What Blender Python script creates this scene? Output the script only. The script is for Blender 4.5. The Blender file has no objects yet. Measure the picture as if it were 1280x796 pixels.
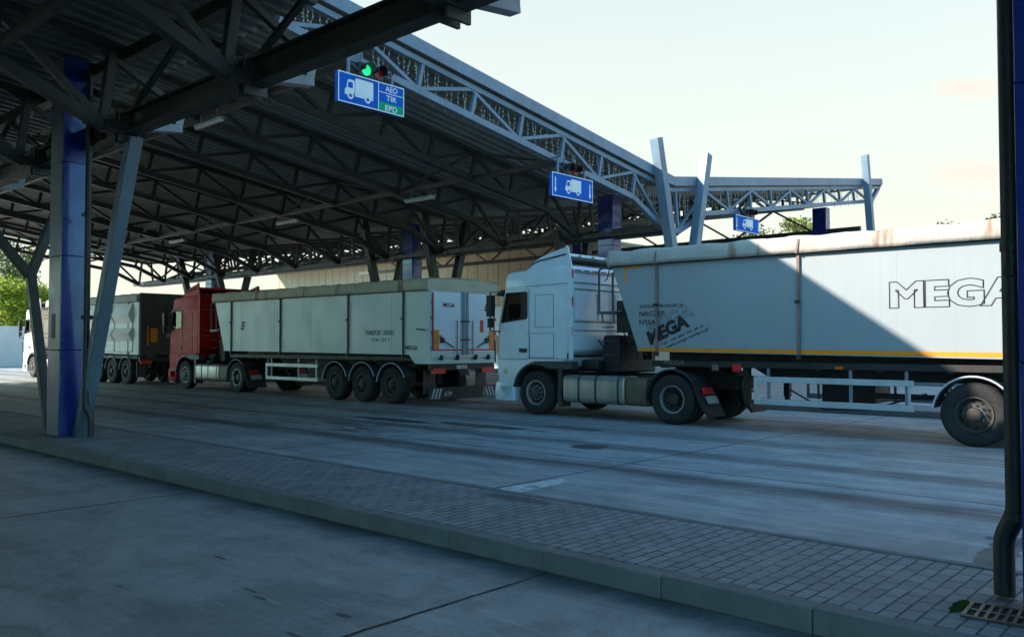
import bpy, bmesh, math, random
from mathutils import Vector, Matrix, noise
random.seed(7)
R=math.radians
scene=bpy.context.scene
COL=scene.collection

# ------------------------------------------------------------------ materials
def nt_new(name):
    m=bpy.data.materials.new(name); m.use_nodes=True
    nt=m.node_tree; nt.nodes.clear()
    out=nt.nodes.new('ShaderNodeOutputMaterial')
    b=nt.nodes.new('ShaderNodeBsdfPrincipled')
    nt.links.new(b.outputs[0],out.inputs[0])
    return m,nt,b,out
class NB:
    def __init__(s,nt): s.nt=nt
    def n(s,t,**k):
        x=s.nt.nodes.new(t)
        for a,v in k.items(): setattr(x,a,v)
        return x
    def l(s,a,b): s.nt.links.new(a,b)
    def math(s,op,a,b=None,c=None,clamp=False):
        x=s.n('ShaderNodeMath',operation=op); x.use_clamp=clamp
        for i,v in enumerate((a,b,c)):
            if v is None: continue
            if isinstance(v,(int,float)): x.inputs[i].default_value=v
            else: s.l(v,x.inputs[i])
        return x.outputs[0]
    def noise(s,vec,scale,detail=4,rough=.55,dist=0.):
        x=s.n('ShaderNodeTexNoise'); x.inputs['Scale'].default_value=scale
        x.inputs['Detail'].default_value=detail; x.inputs['Roughness'].default_value=rough
        x.inputs['Distortion'].default_value=dist
        if vec is not None: s.l(vec,x.inputs['Vector'])
        return x.outputs['Fac']
    def map(s,vec,loc=(0,0,0),scale=(1,1,1),rot=(0,0,0)):
        x=s.n('ShaderNodeMapping'); s.l(vec,x.inputs[0])
        x.inputs[1].default_value=loc; x.inputs[2].default_value=rot; x.inputs[3].default_value=scale
        return x.outputs[0]
    def ramp(s,f,lo,hi,a=0.,b=1.):
        x=s.n('ShaderNodeMapRange'); s.l(f,x.inputs[0])
        x.inputs[1].default_value=lo; x.inputs[2].default_value=hi
        x.inputs[3].default_value=a; x.inputs[4].default_value=b
        x.clamp=True
        return x.outputs[0]
    def mix(s,f,a,b,mode='MIX'):
        x=s.n('ShaderNodeMix',data_type='RGBA',blend_type=mode)
        for i,v in ((0,f),(6,a),(7,b)):
            if isinstance(v,(int,float)): x.inputs[i].default_value=v
            elif isinstance(v,(tuple,list)): x.inputs[i].default_value=(*v[:3],1)
            else: s.l(v,x.inputs[i])
        return x.outputs[2]
def mat(name,col,rough=.5,metal=0.,var=.12,scale=2.5,dirt=0.,dcol=(.12,.09,.06),streak=0.,bump=0.,bscale=40,coat=0.,spec=.5):
    m,nt,b,out=nt_new(name); N=NB(nt)
    tc=N.n('ShaderNodeTexCoord').outputs['Object']
    n1=N.noise(tc,scale,5)
    c=N.mix(N.ramp(n1,.3,.7),tuple(v*(1-var) for v in col),tuple(min(1,v*(1+var)) for v in col))
    if dirt>0:
        n2=N.noise(N.map(tc,scale=(1,1,.35)),1.7,7,.65)
        c=N.mix(N.math('MULTIPLY',N.ramp(n2,.45,.72),dirt),c,dcol)
    if streak>0:
        n3=N.noise(N.map(tc,scale=(9,9,.25)),1.5,5,.6)
        c=N.mix(N.math('MULTIPLY',N.ramp(n3,.5,.75),streak),c,dcol)
    N.l(c,b.inputs['Base Color'])
    N.l(N.ramp(N.noise(tc,scale*3,4),.3,.7,max(.03,rough-.09),min(1,rough+.1)),b.inputs['Roughness'])
    b.inputs['Metallic'].default_value=metal
    b.inputs['Coat Weight'].default_value=coat
    b.inputs['Coat Roughness'].default_value=.08
    b.inputs['Specular IOR Level'].default_value=spec
    if bump>0:
        bp=N.n('ShaderNodeBump'); bp.inputs['Strength'].default_value=bump; bp.inputs['Distance'].default_value=.01
        N.l(N.noise(tc,bscale,6),bp.inputs['Height']); N.l(bp.outputs[0],b.inputs['Normal'])
    return m
M={}
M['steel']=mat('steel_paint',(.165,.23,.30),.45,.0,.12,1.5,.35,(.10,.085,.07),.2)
M['steel_shade']=mat('steel_shade_tone',(.034,.035,.031),.5,.0,.15,1.5,.3,(.05,.04,.03),.2)  # shaded copy of the steel paint, shade put into the colour
M['deck']=mat('roof_deck',(.26,.27,.235),.5,.1,.15,.8,.25,(.14,.11,.08))
M['band']=mat('fascia_sheet',(.17,.235,.32),.45,.2,.1,1.2,.35,(.13,.12,.11),.25)
M['gutter']=mat('galvanised',(.22,.26,.31),.45,.2,.1,3,.2)
M['blue']=mat('blue_panel',(.010,.028,.20),.3,.1,.05,.7,.0,coat=.4)
M['sheen_grey']=mat('blue_panel_sheen',(.10,.12,.16),.4,.0,.03,.5,.0,spec=.3)  # grazing reflection on the blue panel, put into the colour
M['pipe']=mat('grey_downpipe',(.035,.04,.042),.45,.0,.2,5,.2)
M['pipe2']=mat('steel_downpipe',(.018,.022,.026),.4,.1,.2,5,.2)
M['white']=mat('white_cab_paint',(.66,.75,.81),.32,.0,.03,1.2,.14,(.42,.41,.38),.12,coat=.4)
M['white2']=mat('cream_cab_paint',(.70,.69,.64),.3,.0,.05,1.2,.12,(.4,.36,.3),.06,coat=.3)
M['red']=mat('red_cab_paint',(.50,.004,.006),.5,.0,.1,1.3,.0,coat=.05,spec=.12)
M['tgrey']=mat('grey_trailer_sheet',(.29,.325,.345),.5,.0,.03,.6,.15,(.22,.25,.265),.25,bump=.25,bscale=2.2)
M['twhite']=mat('white_trailer_sheet',(.60,.66,.62),.42,.0,.03,.6,.18,(.42,.43,.37),.25,bump=.2,bscale=2.2)
M['trib']=mat('ribbed_trailer_paint',(.78,.78,.72),.5,.0,.05,.8,.25,(.36,.33,.27),.25)
M['olive']=mat('olive_door_paint',(.05,.05,.04),.6,.0,.15,1,.3)
M['black']=mat('black_plastic',(.018,.018,.02),.5,.0,.2,6,.3,(.06,.05,.045))
M['darkband']=mat('dark_grey_plastic',(.035,.042,.052),.55,.0,.15,4,.4,(.09,.08,.07))
M['chassis']=mat('chassis_paint',(.014,.014,.015),.6,.0,.25,3,.5,(.045,.034,.025))
M['tyre']=mat('tyre_rubber',(.014,.014,.015),.8,.0,.25,5,.5,(.045,.04,.035),bump=.3,bscale=30)
M['rim']=mat('rim_paint',(.085,.083,.08),.5,.4,.3,6,.6,(.06,.045,.035))
M['rimw']=mat('light_rim',(.38,.38,.38),.4,.5,.2,6,.5,(.12,.09,.07))
M['hub']=mat('rusty_hub',(.05,.045,.042),.6,.4,.3,8,.5,(.05,.03,.02))
M['alu']=mat('tank_aluminium',(.42,.40,.36),.38,.55,.1,2.5,.6,(.20,.16,.11),.4)
M['brown']=mat('dirty_brown_tank',(.16,.12,.08),.6,.1,.25,3,.6,(.08,.055,.035),.5)
M['guard']=mat('guard_rail_alu',(.52,.56,.58),.4,.2,.06,2,.25)
M['strap']=mat('brown_strap',(.24,.15,.125),.7,.0,.25,4,.4)
M['dstrap']=mat('dark_strap',(.05,.05,.045),.7,.0,.25,4,.4)
M['rubber']=mat('black_seal',(.02,.02,.02),.7)
M['orange']=mat('orange_reflective',(.85,.26,.008),.5,.0,.06,4,.15)
M['redrefl']=mat('red_reflective',(.70,.02,.02),.4,.0,.1,5)
M['amber']=mat('amber_lamp',(.6,.12,.01),.25)
M['ink']=mat('black_print',(.012,.012,.015),.5)
M['tanprint']=mat('tan_print',(.16,.13,.10),.6)
M['paleprint']=mat('pale_print',(.35,.36,.36),.6)
M['greyprint']=mat('grey_print',(.05,.06,.065),.6)
M['plate']=mat('number_plate',(.4,.4,.37),.4,dirt=.5)
M['mirrorback']=mat('mirror_black',(.012,.012,.013),.6)
M['seat']=mat('seat_fabric',(.06,.06,.065),.9)
M['concretekerb']=mat('kerb_concrete',(.20,.197,.185),.85,.0,.15,2.5,.5,(.14,.14,.135),.3,bump=.5,bscale=35)
M['wall']=mat('wall_render',(.82,.79,.73),.8,.0,.06,.4,.25,(.45,.42,.38))
M['beige']=mat('beige_cladding',(.34,.27,.18),.6,.0,.06,.3,.2,(.33,.27,.19),.2)
M['joint']=mat('cladding_joint',(.2,.165,.12),.7)
M['bark']=mat('bark',(.10,.075,.05),.9,bump=.6,bscale=12)
M['signblue']=mat('sign_blue',(.0,.11,.50),.65,spec=.15) if True else mat('x',(.0,.10,.50),.35,.0,.05)
M['signgreen']=mat('sign_green',(.0,.34,.17),.65,spec=.15) if True else mat('x',(.0,.32,.17),.35,.0,.05)
M['signwhite']=mat('sign_white',(.78,.79,.80),.35,.0,.03)
M['grate']=mat('cast_iron',(.11,.095,.085),.55,.5,.3,14,.6,(.12,.06,.03))
M['pit']=mat('drain_pit',(.006,.006,.006),.9)
M['lamptube']=mat('lamp_diffuser',(.55,.47,.38),.4)
M['wire']=mat('light_wire',(.50,.43,.34),.6)
M['bulb']=mat('light_bulb',(.80,.70,.55),.4)
M['ladderm']=mat('ladder_steel',(.10,.10,.11),.45,.4,.15,4,.4)
M['seam']=mat('panel_gap',(.16,.18,.19),.8)
M['sticker']=mat('yellow_sticker',(.55,.52,.25),.5)
M['window_blocker']=mat('window_blocker_dark',(.035,.035,.04),.9)
M['blocker_wall']=mat('blocker_wall_tone',(.30,.27,.22),.85,.0,.1,.4,.2)
M['bounce_cut']=mat('bounce_cut_dark',(.045,.06,.02),.95,.0,.3,.6,.3)
M['doorwhite']=mat('white_door_paint',(.70,.77,.82),.4,.0,.03,.8,.15,(.5,.52,.52),.1)
M['near_steel_shade']=mat('near_canopy_shade',(.020,.022,.020),.5,.0,.15,1.5,.3,(.035,.028,.02),.2)  # darker copy of the steel, canopy shade put into the colour
M['near_deck_shade']=mat('near_roof_deck_shade',(.10,.115,.10),.5,.0,.15,.8,.3,(.06,.05,.04))  # darker copy of the deck, canopy shade put into the colour
M['strut']=mat('strut_paint',(.10,.145,.185),.5,.0,.12,1.5,.3,(.07,.06,.05),.2)
M['moss']=mat('moss',(.05,.10,.012),.95,.0,.5,30,bump=.8,bscale=60)

def tarpmat(name,col,amt):
    m,nt,b,out=nt_new(name); N=NB(nt)
    tc=N.n('ShaderNodeTexCoord').outputs['Object']
    c=N.mix(N.ramp(N.noise(tc,1.2,6),.3,.7),tuple(v*.86 for v in col),col)
    s=N.noise(N.map(tc,scale=(2.6,.3,.5)),1.1,4,.5)
    c=N.mix(N.math('MULTIPLY',N.ramp(s,.60,.70),amt),c,(.23,.13,.06))
    s2=N.noise(N.map(tc,scale=(6,1,1)),2.2,6,.7)
    c=N.mix(N.math('MULTIPLY',N.ramp(s2,.45,.75),.45),c,tuple(v*.62 for v in col))
    N.l(c,b.inputs['Base Color']); b.inputs['Roughness'].default_value=.75
    bp=N.n('ShaderNodeBump'); bp.inputs['Strength'].default_value=.35; bp.inputs['Distance'].default_value=.04
    N.l(N.noise(N.map(tc,scale=(3,1,1.5)),2.5,5,.6,1.2),bp.inputs['Height']); N.l(bp.outputs[0],b.inputs['Normal'])
    return m
M['tarp']=tarpmat('cream_tarpaulin',(.47,.43,.385),.9)
M['tarp2']=tarpmat('brown_stained_tarpaulin',(.58,.50,.36),1.0)
M['tarp3']=tarpmat('grey_tarpaulin',(.42,.44,.42),.3)

def glassmat(name,tint,refl=1.0,rough=.02):
    m=bpy.data.materials.new(name); m.use_nodes=True; nt=m.node_tree; nt.nodes.clear(); N=NB(nt)
    out=N.n('ShaderNodeOutputMaterial'); t=N.n('ShaderNodeBsdfTransparent'); t.inputs[0].default_value=(*tint,1)
    g=N.n('ShaderNodeBsdfGlossy'); g.inputs['Roughness'].default_value=rough; g.inputs[0].default_value=(refl,refl,refl,1)
    f=N.n('ShaderNodeFresnel'); f.inputs[0].default_value=1.5
    mx=N.n('ShaderNodeMixShader'); N.l(f.outputs[0],mx.inputs[0]); N.l(t.outputs[0],mx.inputs[1]); N.l(g.outputs[0],mx.inputs[2])
    N.l(mx.outputs[0],out.inputs[0]); return m
M['glass']=glassmat('cab_glass',(.42,.47,.47))
def lit(name,col,e):
    m,nt,b,out=nt_new(name); b.inputs['Base Color'].default_value=(*col,1)
    b.inputs['Emission Color'].default_value=(*col,1); b.inputs['Emission Strength'].default_value=e; return m
M['green_lit']=lit('lit_green_lens',(.01,.60,.22),.55)
M['red_off']=mat('red_lens',(.25,.01,.012),.2)

def leafmat(name,c1,c2):
    m,nt,b,out=nt_new(name); N=NB(nt)
    g=N.n('ShaderNodeObjectInfo')
    tc=N.n('ShaderNodeTexCoord').outputs['Object']
    f=N.noise(tc,.9,3)
    c=N.mix(N.ramp(f,.35,.65),c1,c2); N.l(c,b.inputs['Base Color'])
    b.inputs['Roughness'].default_value=.6
    tr=N.n('ShaderNodeBsdfTranslucent'); N.l(c,tr.inputs[0])
    mx=N.n('ShaderNodeMixShader'); mx.inputs[0].default_value=.4
    N.l(b.outputs[0],mx.inputs[1]); N.l(tr.outputs[0],mx.inputs[2]); N.l(mx.outputs[0],out.inputs[0])
    return m
M['leaf_light']=leafmat('bright_leaves',(.20,.28,.02),(.36,.40,.04))
M['leaf_dark']=leafmat('dark_leaves',(.035,.07,.015),(.07,.11,.025))
M['leaf_olive']=leafmat('olive_leaves',(.09,.10,.03),(.16,.15,.05))

# ---- ground: concrete slabs with joints, tyre tracks and stains
def groundmat():
    m,nt,b,out=nt_new('yard_concrete'); N=NB(nt)
    P=N.n('ShaderNodeTexCoord').outputs['Object']
    sp=N.n('ShaderNodeSeparateXYZ'); N.l(P,sp.inputs[0]); X,Y=sp.outputs[0],sp.outputs[1]
    big=N.noise(P,.25,5,.6); mid=N.noise(P,1.4,7,.65,.4); fine=N.noise(P,22,6,.7); spk=N.noise(P,90,3,.6)
    c=N.mix(N.ramp(big,.3,.7),(.39,.395,.39),(.52,.525,.515))
    c=N.mix(N.ramp(mid,.35,.7,0,.55),c,(.25,.26,.262))
    c=N.mix(N.ramp(fine,.3,.75,0,.28),c,(.14,.14,.135))
    c=N.mix(N.ramp(spk,.60,.68,0,.6),c,(.09,.085,.08))
    pit=N.noise(P,38,4,.8)
    c=N.mix(N.ramp(pit,.64,.70,0,.7),c,(.07,.065,.06))
    # streaks along the lane
    st=N.noise(N.map(P,scale=(.12,2.2,1)),1.3,7,.62)
    lane=N.ramp(Y,4.,7.,.35,1.)
    c=N.mix(N.math('MULTIPLY',N.ramp(st,.46,.72,0,.55),lane),c,(.17,.165,.155))
    pat=N.noise(N.map(P,loc=(3,9,0),scale=(1,1.3,1)),.75,8,.72,.8)
    c=N.mix(N.ramp(pat,.49,.58,0,.55),c,(.21,.215,.21))
    scr=N.noise(N.map(P,loc=(1,2,0),scale=(.5,5,1),rot=(0,0,.35)),2.4,8,.75)
    c=N.mix(N.ramp(scr,.57,.66,0,.55),c,(.60,.60,.595))
    crk=N.noise(N.map(P,loc=(4,4,0)),1.3,9,.7,.6); ck=N.ramp(N.math('ABSOLUTE',N.math('SUBTRACT',crk,.5)),.0045,.0015)
    c=N.mix(N.math('MULTIPLY',N.math('MULTIPLY',ck,N.ramp(big,.45,.6)),.6),c,(.06,.055,.05))
    lt=N.noise(N.map(P,loc=(7,3,0),scale=(.3,2.5,1)),1.5,6,.6)
    c=N.mix(N.math('MULTIPLY',N.ramp(lt,.52,.68,0,.6),lane),c,(.56,.57,.565))
    # tyre tracks
    wob=N.math('MULTIPLY',N.math('SUBTRACT',N.noise(N.map(P,scale=(.12,0,0)),1,3),.5),.5)
    yy=N.math('ADD',Y,wob)
    tn=N.ramp(N.noise(N.map(P,scale=(.25,3.5,1)),1.6,7,.68),.28,.52)
    for yc,w,a in ((9.15,.42,1.0),(11.2,.38,.75),(13.3,.5,.5),(15.4,.6,.6),(17.2,.6,.6),(2.3,.4,.25),(.2,.4,.25)):
        d=N.math('ABSOLUTE',N.math('SUBTRACT',yy,yc))
        f=N.math('MULTIPLY',N.ramp(d,w,w*.35),N.math('MULTIPLY',tn,a))
        c=N.mix(f,c,(.10,.098,.092))
    # joints
    jw=N.math('MULTIPLY',N.math('SUBTRACT',N.noise(P,5,4),.5),.03)
    def joints(coord,ph,per,extra=None,w=.024):
        v=N.math('ADD',N.math('ADD',coord,jw),-ph)
        fr=N.math('ABSOLUTE',N.math('SUBTRACT',N.math('FRACT',N.math('ADD',N.math('DIVIDE',v,per),.5)),.5))
        d=N.math('MULTIPLY',fr,per)
        j=N.ramp(d,w,w*.45)
        if extra is not None: j=N.math('MULTIPLY',j,extra)
        return j
    far=N.math('GREATER_THAN',Y,5.5); near=N.math('LESS_THAN',Y,5.5)
    J=joints(Y,9.8,3.1,far)
    J=N.math('MAXIMUM',J,joints(X,-6.7,5.05,far))
    J=N.math('MAXIMUM',J,joints(X,-3.95,5.07,near))
    c=N.mix(N.math('MULTIPLY',J,N.ramp(mid,.2,.45,.6,1.)),c,(.02,.018,.016))
    # dark wet cracks and seeping patches near the joints of the middle lane
    wn=N.noise(N.map(P,scale=(.42,2.4,1)),1.15,7,.62,.9)
    zone=N.math('MULTIPLY',N.ramp(N.math('ABSOLUTE',N.math('SUBTRACT',Y,11.2)),3.4,1.2),N.ramp(N.math('ABSOLUTE',N.math('ADD',X,17.)),9.,4.))
    wet=N.math('MULTIPLY',N.ramp(wn,.55,.575),zone)
    c=N.mix(N.math('MULTIPLY',wet,.9),c,(.035,.03,.026))
    # brown oil stain, wet trickle by the grate
    def blob(cx,cy,rx,ry,amt,col,c,ns=3.):
        dx=N.math('DIVIDE',N.math('ADD',X,-cx),rx); dy=N.math('DIVIDE',N.math('ADD',Y,-cy),ry)
        d=N.math('SQRT',N.math('ADD',N.math('MULTIPLY',dx,dx),N.math('MULTIPLY',dy,dy)))
        d=N.math('ADD',d,N.math('MULTIPLY',N.math('SUBTRACT',N.noise(P,ns,5),.5),1.3))
        return N.mix(N.ramp(d,1.05,.9,0,amt),c,col)
    c=blob(-8.28,10.92,.34,.30,.9,(.055,.038,.028),c)
    c=blob(-11.9,12.25,1.3,.26,.9,(.03,.027,.025),c,2.)
    c=blob(-14.3,11.9,1.3,.24,.9,(.03,.027,.025),c,2.)
    c=blob(-10.3,13.1,.8,.10,.85,(.035,.032,.03),c,2.5)
    c=blob(-1.67,7.65,.14,.85,.85,(.07,.075,.08),c,5.)
    c=blob(-1.45,8.1,.5,.14,.8,(.07,.075,.08),c,5.)
    for q in ((-6.1,3.35,.10,.018),(-5.15,3.05,.10,.016),(-4.95,3.0,.09,.015),(-4.25,3.15,.08,.022),(-5.9,2.5,.03,.012),(-4.15,2.75,.12,.014),(-4.0,2.6,.07,.012)):
        c=blob(*q,.75,(.05,.048,.045),c,11.)
    # darker uneven line along the kerb
    kd=N.ramp(N.math('ABSOLUTE',N.math('SUBTRACT',Y,4.6)),.42,.02)
    c=N.mix(N.math('MULTIPLY',kd,N.ramp(mid,.3,.6,.2,.8)),c,(.09,.085,.075))
    N.l(c,b.inputs['Base Color'])
    N.l(N.math('SUBTRACT',N.ramp(mid,.3,.7,.55,.82),N.math('MULTIPLY',wet,.35)),b.inputs['Roughness'])
    bp=N.n('ShaderNodeBump'); bp.inputs['Strength'].default_value=.45; bp.inputs['Distance'].default_value=.01
    h=N.math('SUBTRACT',N.math('ADD',N.math('MULTIPLY',fine,.6),N.math('MULTIPLY',mid,.8)),N.math('MULTIPLY',J,1.5))
    N.l(h,bp.inputs['Height']); N.l(bp.outputs[0],b.inputs['Normal'])
    return m
def pavermat():
    m,nt,b,out=nt_new('block_paving'); N=NB(nt)
    P=N.n('ShaderNodeTexCoord').outputs['Object']
    sp=N.n('ShaderNodeSeparateXYZ'); N.l(P,sp.inputs[0])
    cb=N.n('ShaderNodeCombineXYZ'); 
    wob=N.math('MULTIPLY',N.math('SUBTRACT',N.noise(P,3,2),.5),.012)
    N.l(N.math('ADD',sp.outputs[1],wob),cb.inputs[0]); N.l(N.math('ADD',sp.outputs[0],wob),cb.inputs[1])
    br=N.n('ShaderNodeTexBrick'); N.l(cb.outputs[0],br.inputs['Vector'])
    br.inputs['Scale'].default_value=1; br.inputs['Brick Width'].default_value=.20; br.inputs['Row Height'].default_value=.100
    br.inputs['Mortar Size'].default_value=.0078; br.inputs['Mortar Smooth'].default_value=.25; br.inputs['Bias'].default_value=0
    br.inputs['Color1'].default_value=(.25,.265,.275,1); br.inputs['Color2'].default_value=(.35,.365,.375,1)
    br.inputs['Mortar'].default_value=(.014,.012,.010,1)
    n1=N.noise(P,1.1,6,.65); n2=N.noise(P,45,5,.7)
    c=N.mix(N.ramp(n1,.4,.72,0,.5),br.outputs['Color'],(.13,.13,.125))
    c=N.mix(N.ramp(n2,.35,.75,0,.3),c,(.09,.09,.088))
    n4=N.noise(N.map(P,loc=(5,1,0)),3.2,6,.7)
    c=N.mix(N.ramp(n4,.52,.66,0,.45),c,(.36,.36,.34))
    c=N.mix(N.math('MULTIPLY',br.outputs['Fac'],N.ramp(n4,.48,.6,0,.8)),c,(.20,.18,.14))
    # dark blotch on the paving
    dx=N.math('DIVIDE',N.math('ADD',sp.outputs[0],5.55),.5); dy=N.math('DIVIDE',N.math('ADD',sp.outputs[1],-6.15),.14)
    d=N.math('ADD',N.math('SQRT',N.math('ADD',N.math('MULTIPLY',dx,dx),N.math('MULTIPLY',dy,dy))),N.math('MULTIPLY',N.math('SUBTRACT',n1,.5),1.2))
    c=N.mix(N.ramp(d,1.05,.8,0,.7),c,(.06,.058,.055))
    N.l(c,b.inputs['Base Color']); b.inputs['Roughness'].default_value=.78
    bp=N.n('ShaderNodeBump'); bp.inputs['Strength'].default_value=.7; bp.inputs['Distance'].default_value=.008
    N.l(N.math('ADD',N.math('MULTIPLY',br.outputs['Fac'],-1.),N.math('MULTIPLY',n2,.25)),bp.inputs['Height']); N.l(bp.outputs[0],b.inputs['Normal'])
    return m
M['ground']=groundmat(); M['paver']=pavermat()
def wornpaint():
    m,nt,b,out=nt_new('worn_white_paint'); N=NB(nt)
    P=N.n('ShaderNodeTexCoord').outputs['Object']
    f=N.noise(P,6,7,.7); c=N.mix(N.ramp(f,.46,.64),(.72,.73,.73),(.27,.275,.27))
    N.l(c,b.inputs['Base Color']); b.inputs['Roughness'].default_value=.7; return m
M['paint']=wornpaint()
def sunstripmat():
    m,nt,b,out=nt_new('sun_strip_tone'); N=NB(nt)
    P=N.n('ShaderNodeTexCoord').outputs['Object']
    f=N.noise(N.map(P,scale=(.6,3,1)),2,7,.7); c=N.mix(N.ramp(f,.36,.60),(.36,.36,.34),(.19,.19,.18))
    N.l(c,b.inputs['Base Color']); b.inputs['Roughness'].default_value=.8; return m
M['sunstrip']=sunstripmat()

# ------------------------------------------------------------------ mesh helpers
class MB:
    def __init__(s): s.v=[]; s.f=[]; s.mi=[]; s.mats=[]
    def _m(s,m):
        if m not in s.mats: s.mats.append(m)
        return s.mats.index(m)
    def add(s,vs,fs,m):
        o=len(s.v); s.v+= [tuple(v) for v in vs]; k=s._m(m)
        for f in fs: s.f.append(tuple(i+o for i in f)); s.mi.append(k)
        return s
    def box(s,x0,x1,y0,y1,z0,z1,m):
        vs=[(x,y,z) for z in (z0,z1) for y in (y0,y1) for x in (x0,x1)]
        return s.add(vs,[(0,2,3,1),(4,5,7,6),(0,1,5,4),(2,6,7,3),(0,4,6,2),(1,3,7,5)],m)
    def bar(s,p,q,w,h,m,up=(0,0,1)):
        p=Vector(p); q=Vector(q); d=(q-p).normalized(); u=Vector(up)
        if abs(d.dot(u))>.98: u=Vector((1,0,0))
        a=d.cross(u).normalized()*w/2; b=d.cross(a).normalized()*h/2
        vs=[c+sa*a+sb*b for c in (p,q) for sa,sb in ((-1,-1),(1,-1),(1,1),(-1,1))]
        return s.add(vs,[(3,2,1,0),(4,5,6,7),(0,1,5,4),(1,2,6,5),(2,3,7,6),(3,0,4,7)],m)
    def tube(s,pts,r,m,n=10,caps=True):
        pts=[Vector(p) for p in pts]; vs=[]; fs=[]; pr=None
        rs=r if isinstance(r,(list,tuple)) else [r]*len(pts)
        for i,p in enumerate(pts):
            d=(pts[min(i+1,len(pts)-1)]-pts[max(i-1,0)]).normalized()
            if pr is None:
                u=Vector((0,0,1)) if abs(d.z)<.9 else Vector((1,0,0)); a=d.cross(u).normalized()
            else: a=(pr-d*pr.dot(d)).normalized()
            pr=a; b=d.cross(a)
            for k in range(n):
                t=2*math.pi*k/n; vs.append(p+(a*math.cos(t)+b*math.sin(t))*rs[i])
        for i in range(len(pts)-1):
            for k in range(n):
                fs.append((i*n+k,i*n+(k+1)%n,(i+1)*n+(k+1)%n,(i+1)*n+k))
        if caps: fs.append(tuple(reversed(range(n)))); fs.append(tuple((len(pts)-1)*n+k for k in range(n)))
        return s.add(vs,fs,m)
    def prism(s,poly,axis,a0,a1,m):
        # poly: list of 2D points; axis 'y': (x,z) ; 'x': (y,z); 'z': (x,y)
        def pt(p,a):
            return {'y':(p[0],a,p[1]),'x':(a,p[0],p[1]),'z':(p[0],p[1],a)}[axis]
        n=len(poly); vs=[pt(p,a0) for p in poly]+[pt(p,a1) for p in poly]
        fs=[tuple(range(n)),tuple(reversed(range(n,2*n)))]+[(i,i+n,(i+1)%n+n,(i+1)%n) for i in range(n)]
        return s.add(vs,fs,m)
    def lathe(s,prof,c,m,n=36,mats=None):
        # profile (r, y) around the y axis at centre c; closed profile loop not required
        vs=[];fs=[]
        for r,y in prof:
            for k in range(n):
                t=2*math.pi*k/n; vs.append((c[0]+r*math.cos(t),c[1]+y,c[2]+r*math.sin(t)))
        for i in range(len(prof)-1):
            for k in range(n): fs.append((i*n+k,(i+1)*n+k,(i+1)*n+(k+1)%n,i*n+(k+1)%n))
        return s.add(vs,fs,m)
    def build(s,name,parent=None,bevel=0,seg=2,smooth=35,fix=True,parts=None):
        me=bpy.data.meshes.new(name); me.from_pydata(s.v,[],s.f)
        for m in s.mats: me.materials.append(M[m])
        me.polygons.foreach_set('material_index',s.mi)
        if fix:
            b=bmesh.new(); b.from_mesh(me); bmesh.ops.recalc_face_normals(b,faces=b.faces); b.to_mesh(me); b.free()
        me.update()
        if smooth: me.shade_smooth(); me.set_sharp_from_angle(angle=R(smooth))
        o=bpy.data.objects.new(name,me); COL.objects.link(o)
        if parent is not None: o.parent=parent
        if bevel:
            md=o.modifiers.new('bevel','BEVEL'); md.width=bevel; md.segments=seg; md.limit_method='ANGLE'; md.angle_limit=R(40)
            md.harden_normals=False
        return o
def bake(o):
    dg=bpy.context.evaluated_depsgraph_get(); dg.update()
    me=bpy.data.meshes.new_from_object(o.evaluated_get(dg)); o.modifiers.clear(); o.data=me
    me.shade_smooth(); me.set_sharp_from_angle(angle=R(35)); return o
def cut(o,cutters):
    for c in cutters:
        md=o.modifiers.new('cut','BOOLEAN'); md.operation='DIFFERENCE'; md.solver='EXACT'; md.object=c
    bpy.context.view_layer.update(); bake(o)
    for c in cutters: bpy.data.objects.remove(c)
    return o
def empty(name,loc,label,cat,group=None,kind=None):
    o=bpy.data.objects.new(name,None); COL.objects.link(o); o.location=loc; o.empty_display_size=.2
    return tag(o,label,cat,group,kind)
def tag(o,label=None,cat=None,group=None,kind=None):
    if label: o['label']=label
    if cat: o['category']=cat
    if group: o['group']=group
    if kind: o['kind']=kind
    return o
def children(o): return [c for c in bpy.data.objects if c.parent==o]
def copy_tree(o,parent=None):
    c=o.copy(); COL.objects.link(c); c.parent=parent
    for ch in children(o): copy_tree(ch,c)
    return c
def text(name,body,w,h,mx,m,parent,bold=0.,outline=0.,depth=.002,ang=0.,space=1.):
    """flat lettering: cap height h, width w, lower-left corner at the origin of mx (x right, y up, z out of the face)"""
    cu=bpy.data.curves.new(name,'FONT'); cu.body=body; cu.size=1; cu.space_character=space
    cu.offset=bold; cu.resolution_u=3
    if outline: cu.fill_mode='NONE'; cu.bevel_depth=outline; cu.bevel_resolution=0
    else: cu.extrude=0.001
    t=bpy.data.objects.new(name,cu); COL.objects.link(t); bpy.context.view_layer.update()
    dg=bpy.context.evaluated_depsgraph_get(); me=bpy.data.meshes.new_from_object(t.evaluated_get(dg))
    bpy.data.objects.remove(t)
    xs=[v.co.x for v in me.vertices]; ys=[v.co.y for v in me.vertices]
    x0,x1=min(xs),max(xs); y0,y1=min(ys),max(ys)
    sx=w/(x1-x0); sy=h/(y1-y0)
    zm=max(abs(v.co.z) for v in me.vertices) or 1
    rot=Matrix.Rotation(ang,4,'Z')
    for v in me.vertices:
        v.co=Vector(((v.co.x-x0)*sx,(v.co.y-y0)*sy,v.co.z/zm*depth)); v.co=mx@(rot@v.co)
    me.materials.clear(); me.materials.append(M[m]); me.update()
    o=bpy.data.objects.new(name,me); COL.objects.link(o); o.parent=parent; return o
def mx_side(x,y,z):   # on a face looking towards -Y
    return Matrix(((1,0,0,x),(0,0,-1,y),(0,1,0,z),(0,0,0,1)))
def mx_rear(x,y,z):   # on a face looking towards +X
    return Matrix(((0,0,1,x),(1,0,0,y),(0,1,0,z),(0,0,0,1)))

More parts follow.
